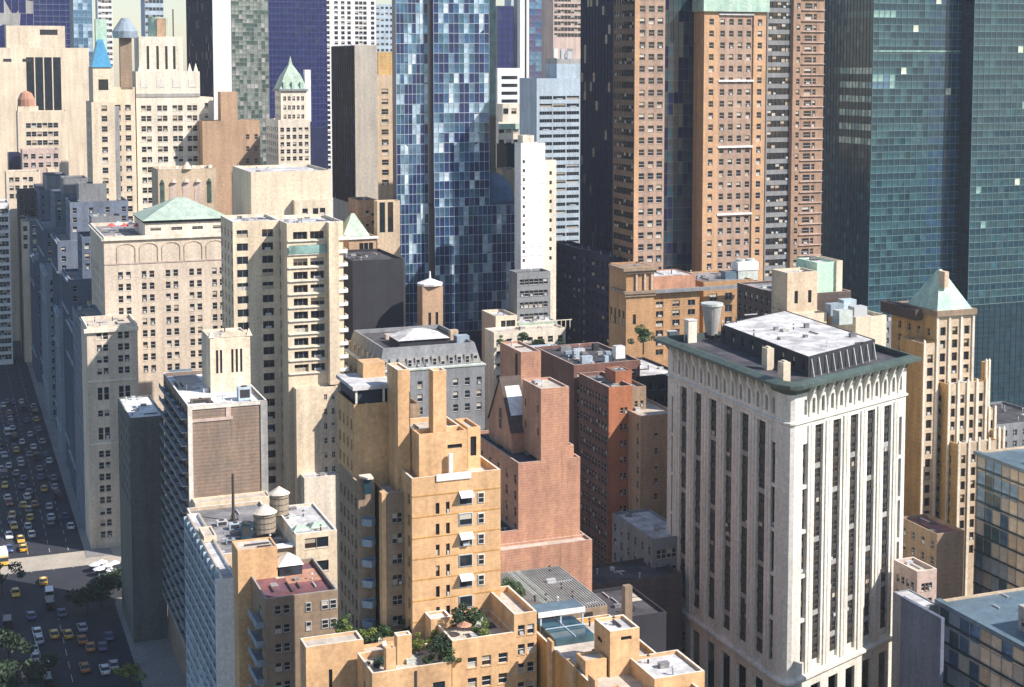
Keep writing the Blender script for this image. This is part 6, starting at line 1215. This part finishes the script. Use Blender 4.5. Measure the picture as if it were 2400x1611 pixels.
for i, (px, py) in enumerate(((895, 1512), (905, 1520))):
    x, y = ORG.loc(px, py, ZTERR); X, Y = ORG.w(x, y); t = thing('sun_lounger', ['far', 'near'][i] + ' white sun lounger on the orange house terrace', 'sun lounger', (X, Y, ZTERR), GR + .3)
    mb = MB(); mb.box(-.35, .35, -.9, .5, .3, .42); part('seat', mb, ['tarp_white'], t); mb = MB(); mb.prism([(-.35, .5), (.35, .5), (.35, .62), (-.35, .62)], .35, 1.05); part('backrest', mb, ['tarp_white'], t)
    for sx in (-.3, .3):
        for sy in (-.8, .4): mb = MB(); mb.box(sx - .03, sx + .03, sy - .03, sy + .03, 0, .3); part('leg', mb, ['frame_white'], t)
# brick flue tower beside the blue glass tower
b = B('brick_flue_tower', 'slender brownish flue tower with pale cap in front of the blue glass tower', 'building', 990, 672, 500)
w_ = b.X(1038); b.vol(0, w_, 0, 6, 0, b.zt, 'tan_brick', front=W([.35, .7], .8, 12, 40, top=9, style='slot', sill=False), roof=None, par=0)
mb = MB(); mb.cyl(w_ / 2, 3, b.zt, b.zt + .7, w_ * .62, w_ * .62, 8); mb.cyl(w_ / 2, 3, b.zt + .7, b.zt + 2.2, w_ * .6, .4, 8); mb.cyl(w_ / 2, 3, b.zt + 2.2, b.zt + 4.6, .4, .25, 6); part('cap', mb, ['bright_white'], b.e); b.done()
# white sheeted box on the dark roof
X, z = at(1450, 836, 432); t = thing('roof_hut', 'bright white box on legs over the dark flat roof', 'roof hut', (X, 432, z - 3), GR); mb = MB(); mb.box(-1.5, 1.5, -1.3, 1.3, 2.6, 6); part('wall', mb, ['bright_white'], t); mb = MB(); mb.box(-1.4, 1.4, -1.2, 1.2, 6, 6.2); part('roof', mb, ['roof_white'], t)
for sx in (-1.3, 1.3):
    for sy in (-1.1, 1.1): mb = MB(); mb.box(sx - .12, sx + .12, sy - .12, sy + .12, -2, 2.6); part('leg', mb, ['dark_steel'], t)

# white parasols at the foot of the hotel
for i, (px, py) in enumerate(((222, 1322), (238, 1316), (252, 1324), (268, 1318), (232, 1332), (262, 1334))):
    X, Y = ground(px, py, 2.5); t = thing('parasol', '%s of six white parasols on the sunny pavement below the hotel corner' % ['far left', 'rear left', 'middle', 'rear right', 'front left', 'front right'][i], 'parasol', (X, Y, 0), GR, 'white parasols on the hotel pavement')
    mb = MB(); mb.cyl(0, 0, 0, 2.6, .06, .06, 6); part('pole', mb, ['frame_white'], t); mb = MB(); mb.cyl(0, 0, 2.3, 3.2, 1.9, 0.0, 8); part('canopy', mb, ['tarp_white'], t)
# ================================================================ thin city air
mb = MB(); mb.box(-3100, 3100, -700, 5100, -1.2, 420)
hm = bpy.data.materials.new('city_air'); hm.use_nodes = True; ht = hm.node_tree; ht.nodes.clear()
ho = ht.nodes.new('ShaderNodeOutputMaterial'); pv = ht.nodes.new('ShaderNodeVolumePrincipled'); pv.inputs['Color'].default_value = (.80, .88, 1.0, 1); pv.inputs['Density'].default_value = 0.00008; pv.inputs['Anisotropy'].default_value = .1
ht.links.new(pv.outputs[0], ho.inputs['Volume']); MATS['city_air'] = hm
hz = part('haze', mb, ['city_air'], None); hz['kind'] = 'stuff'
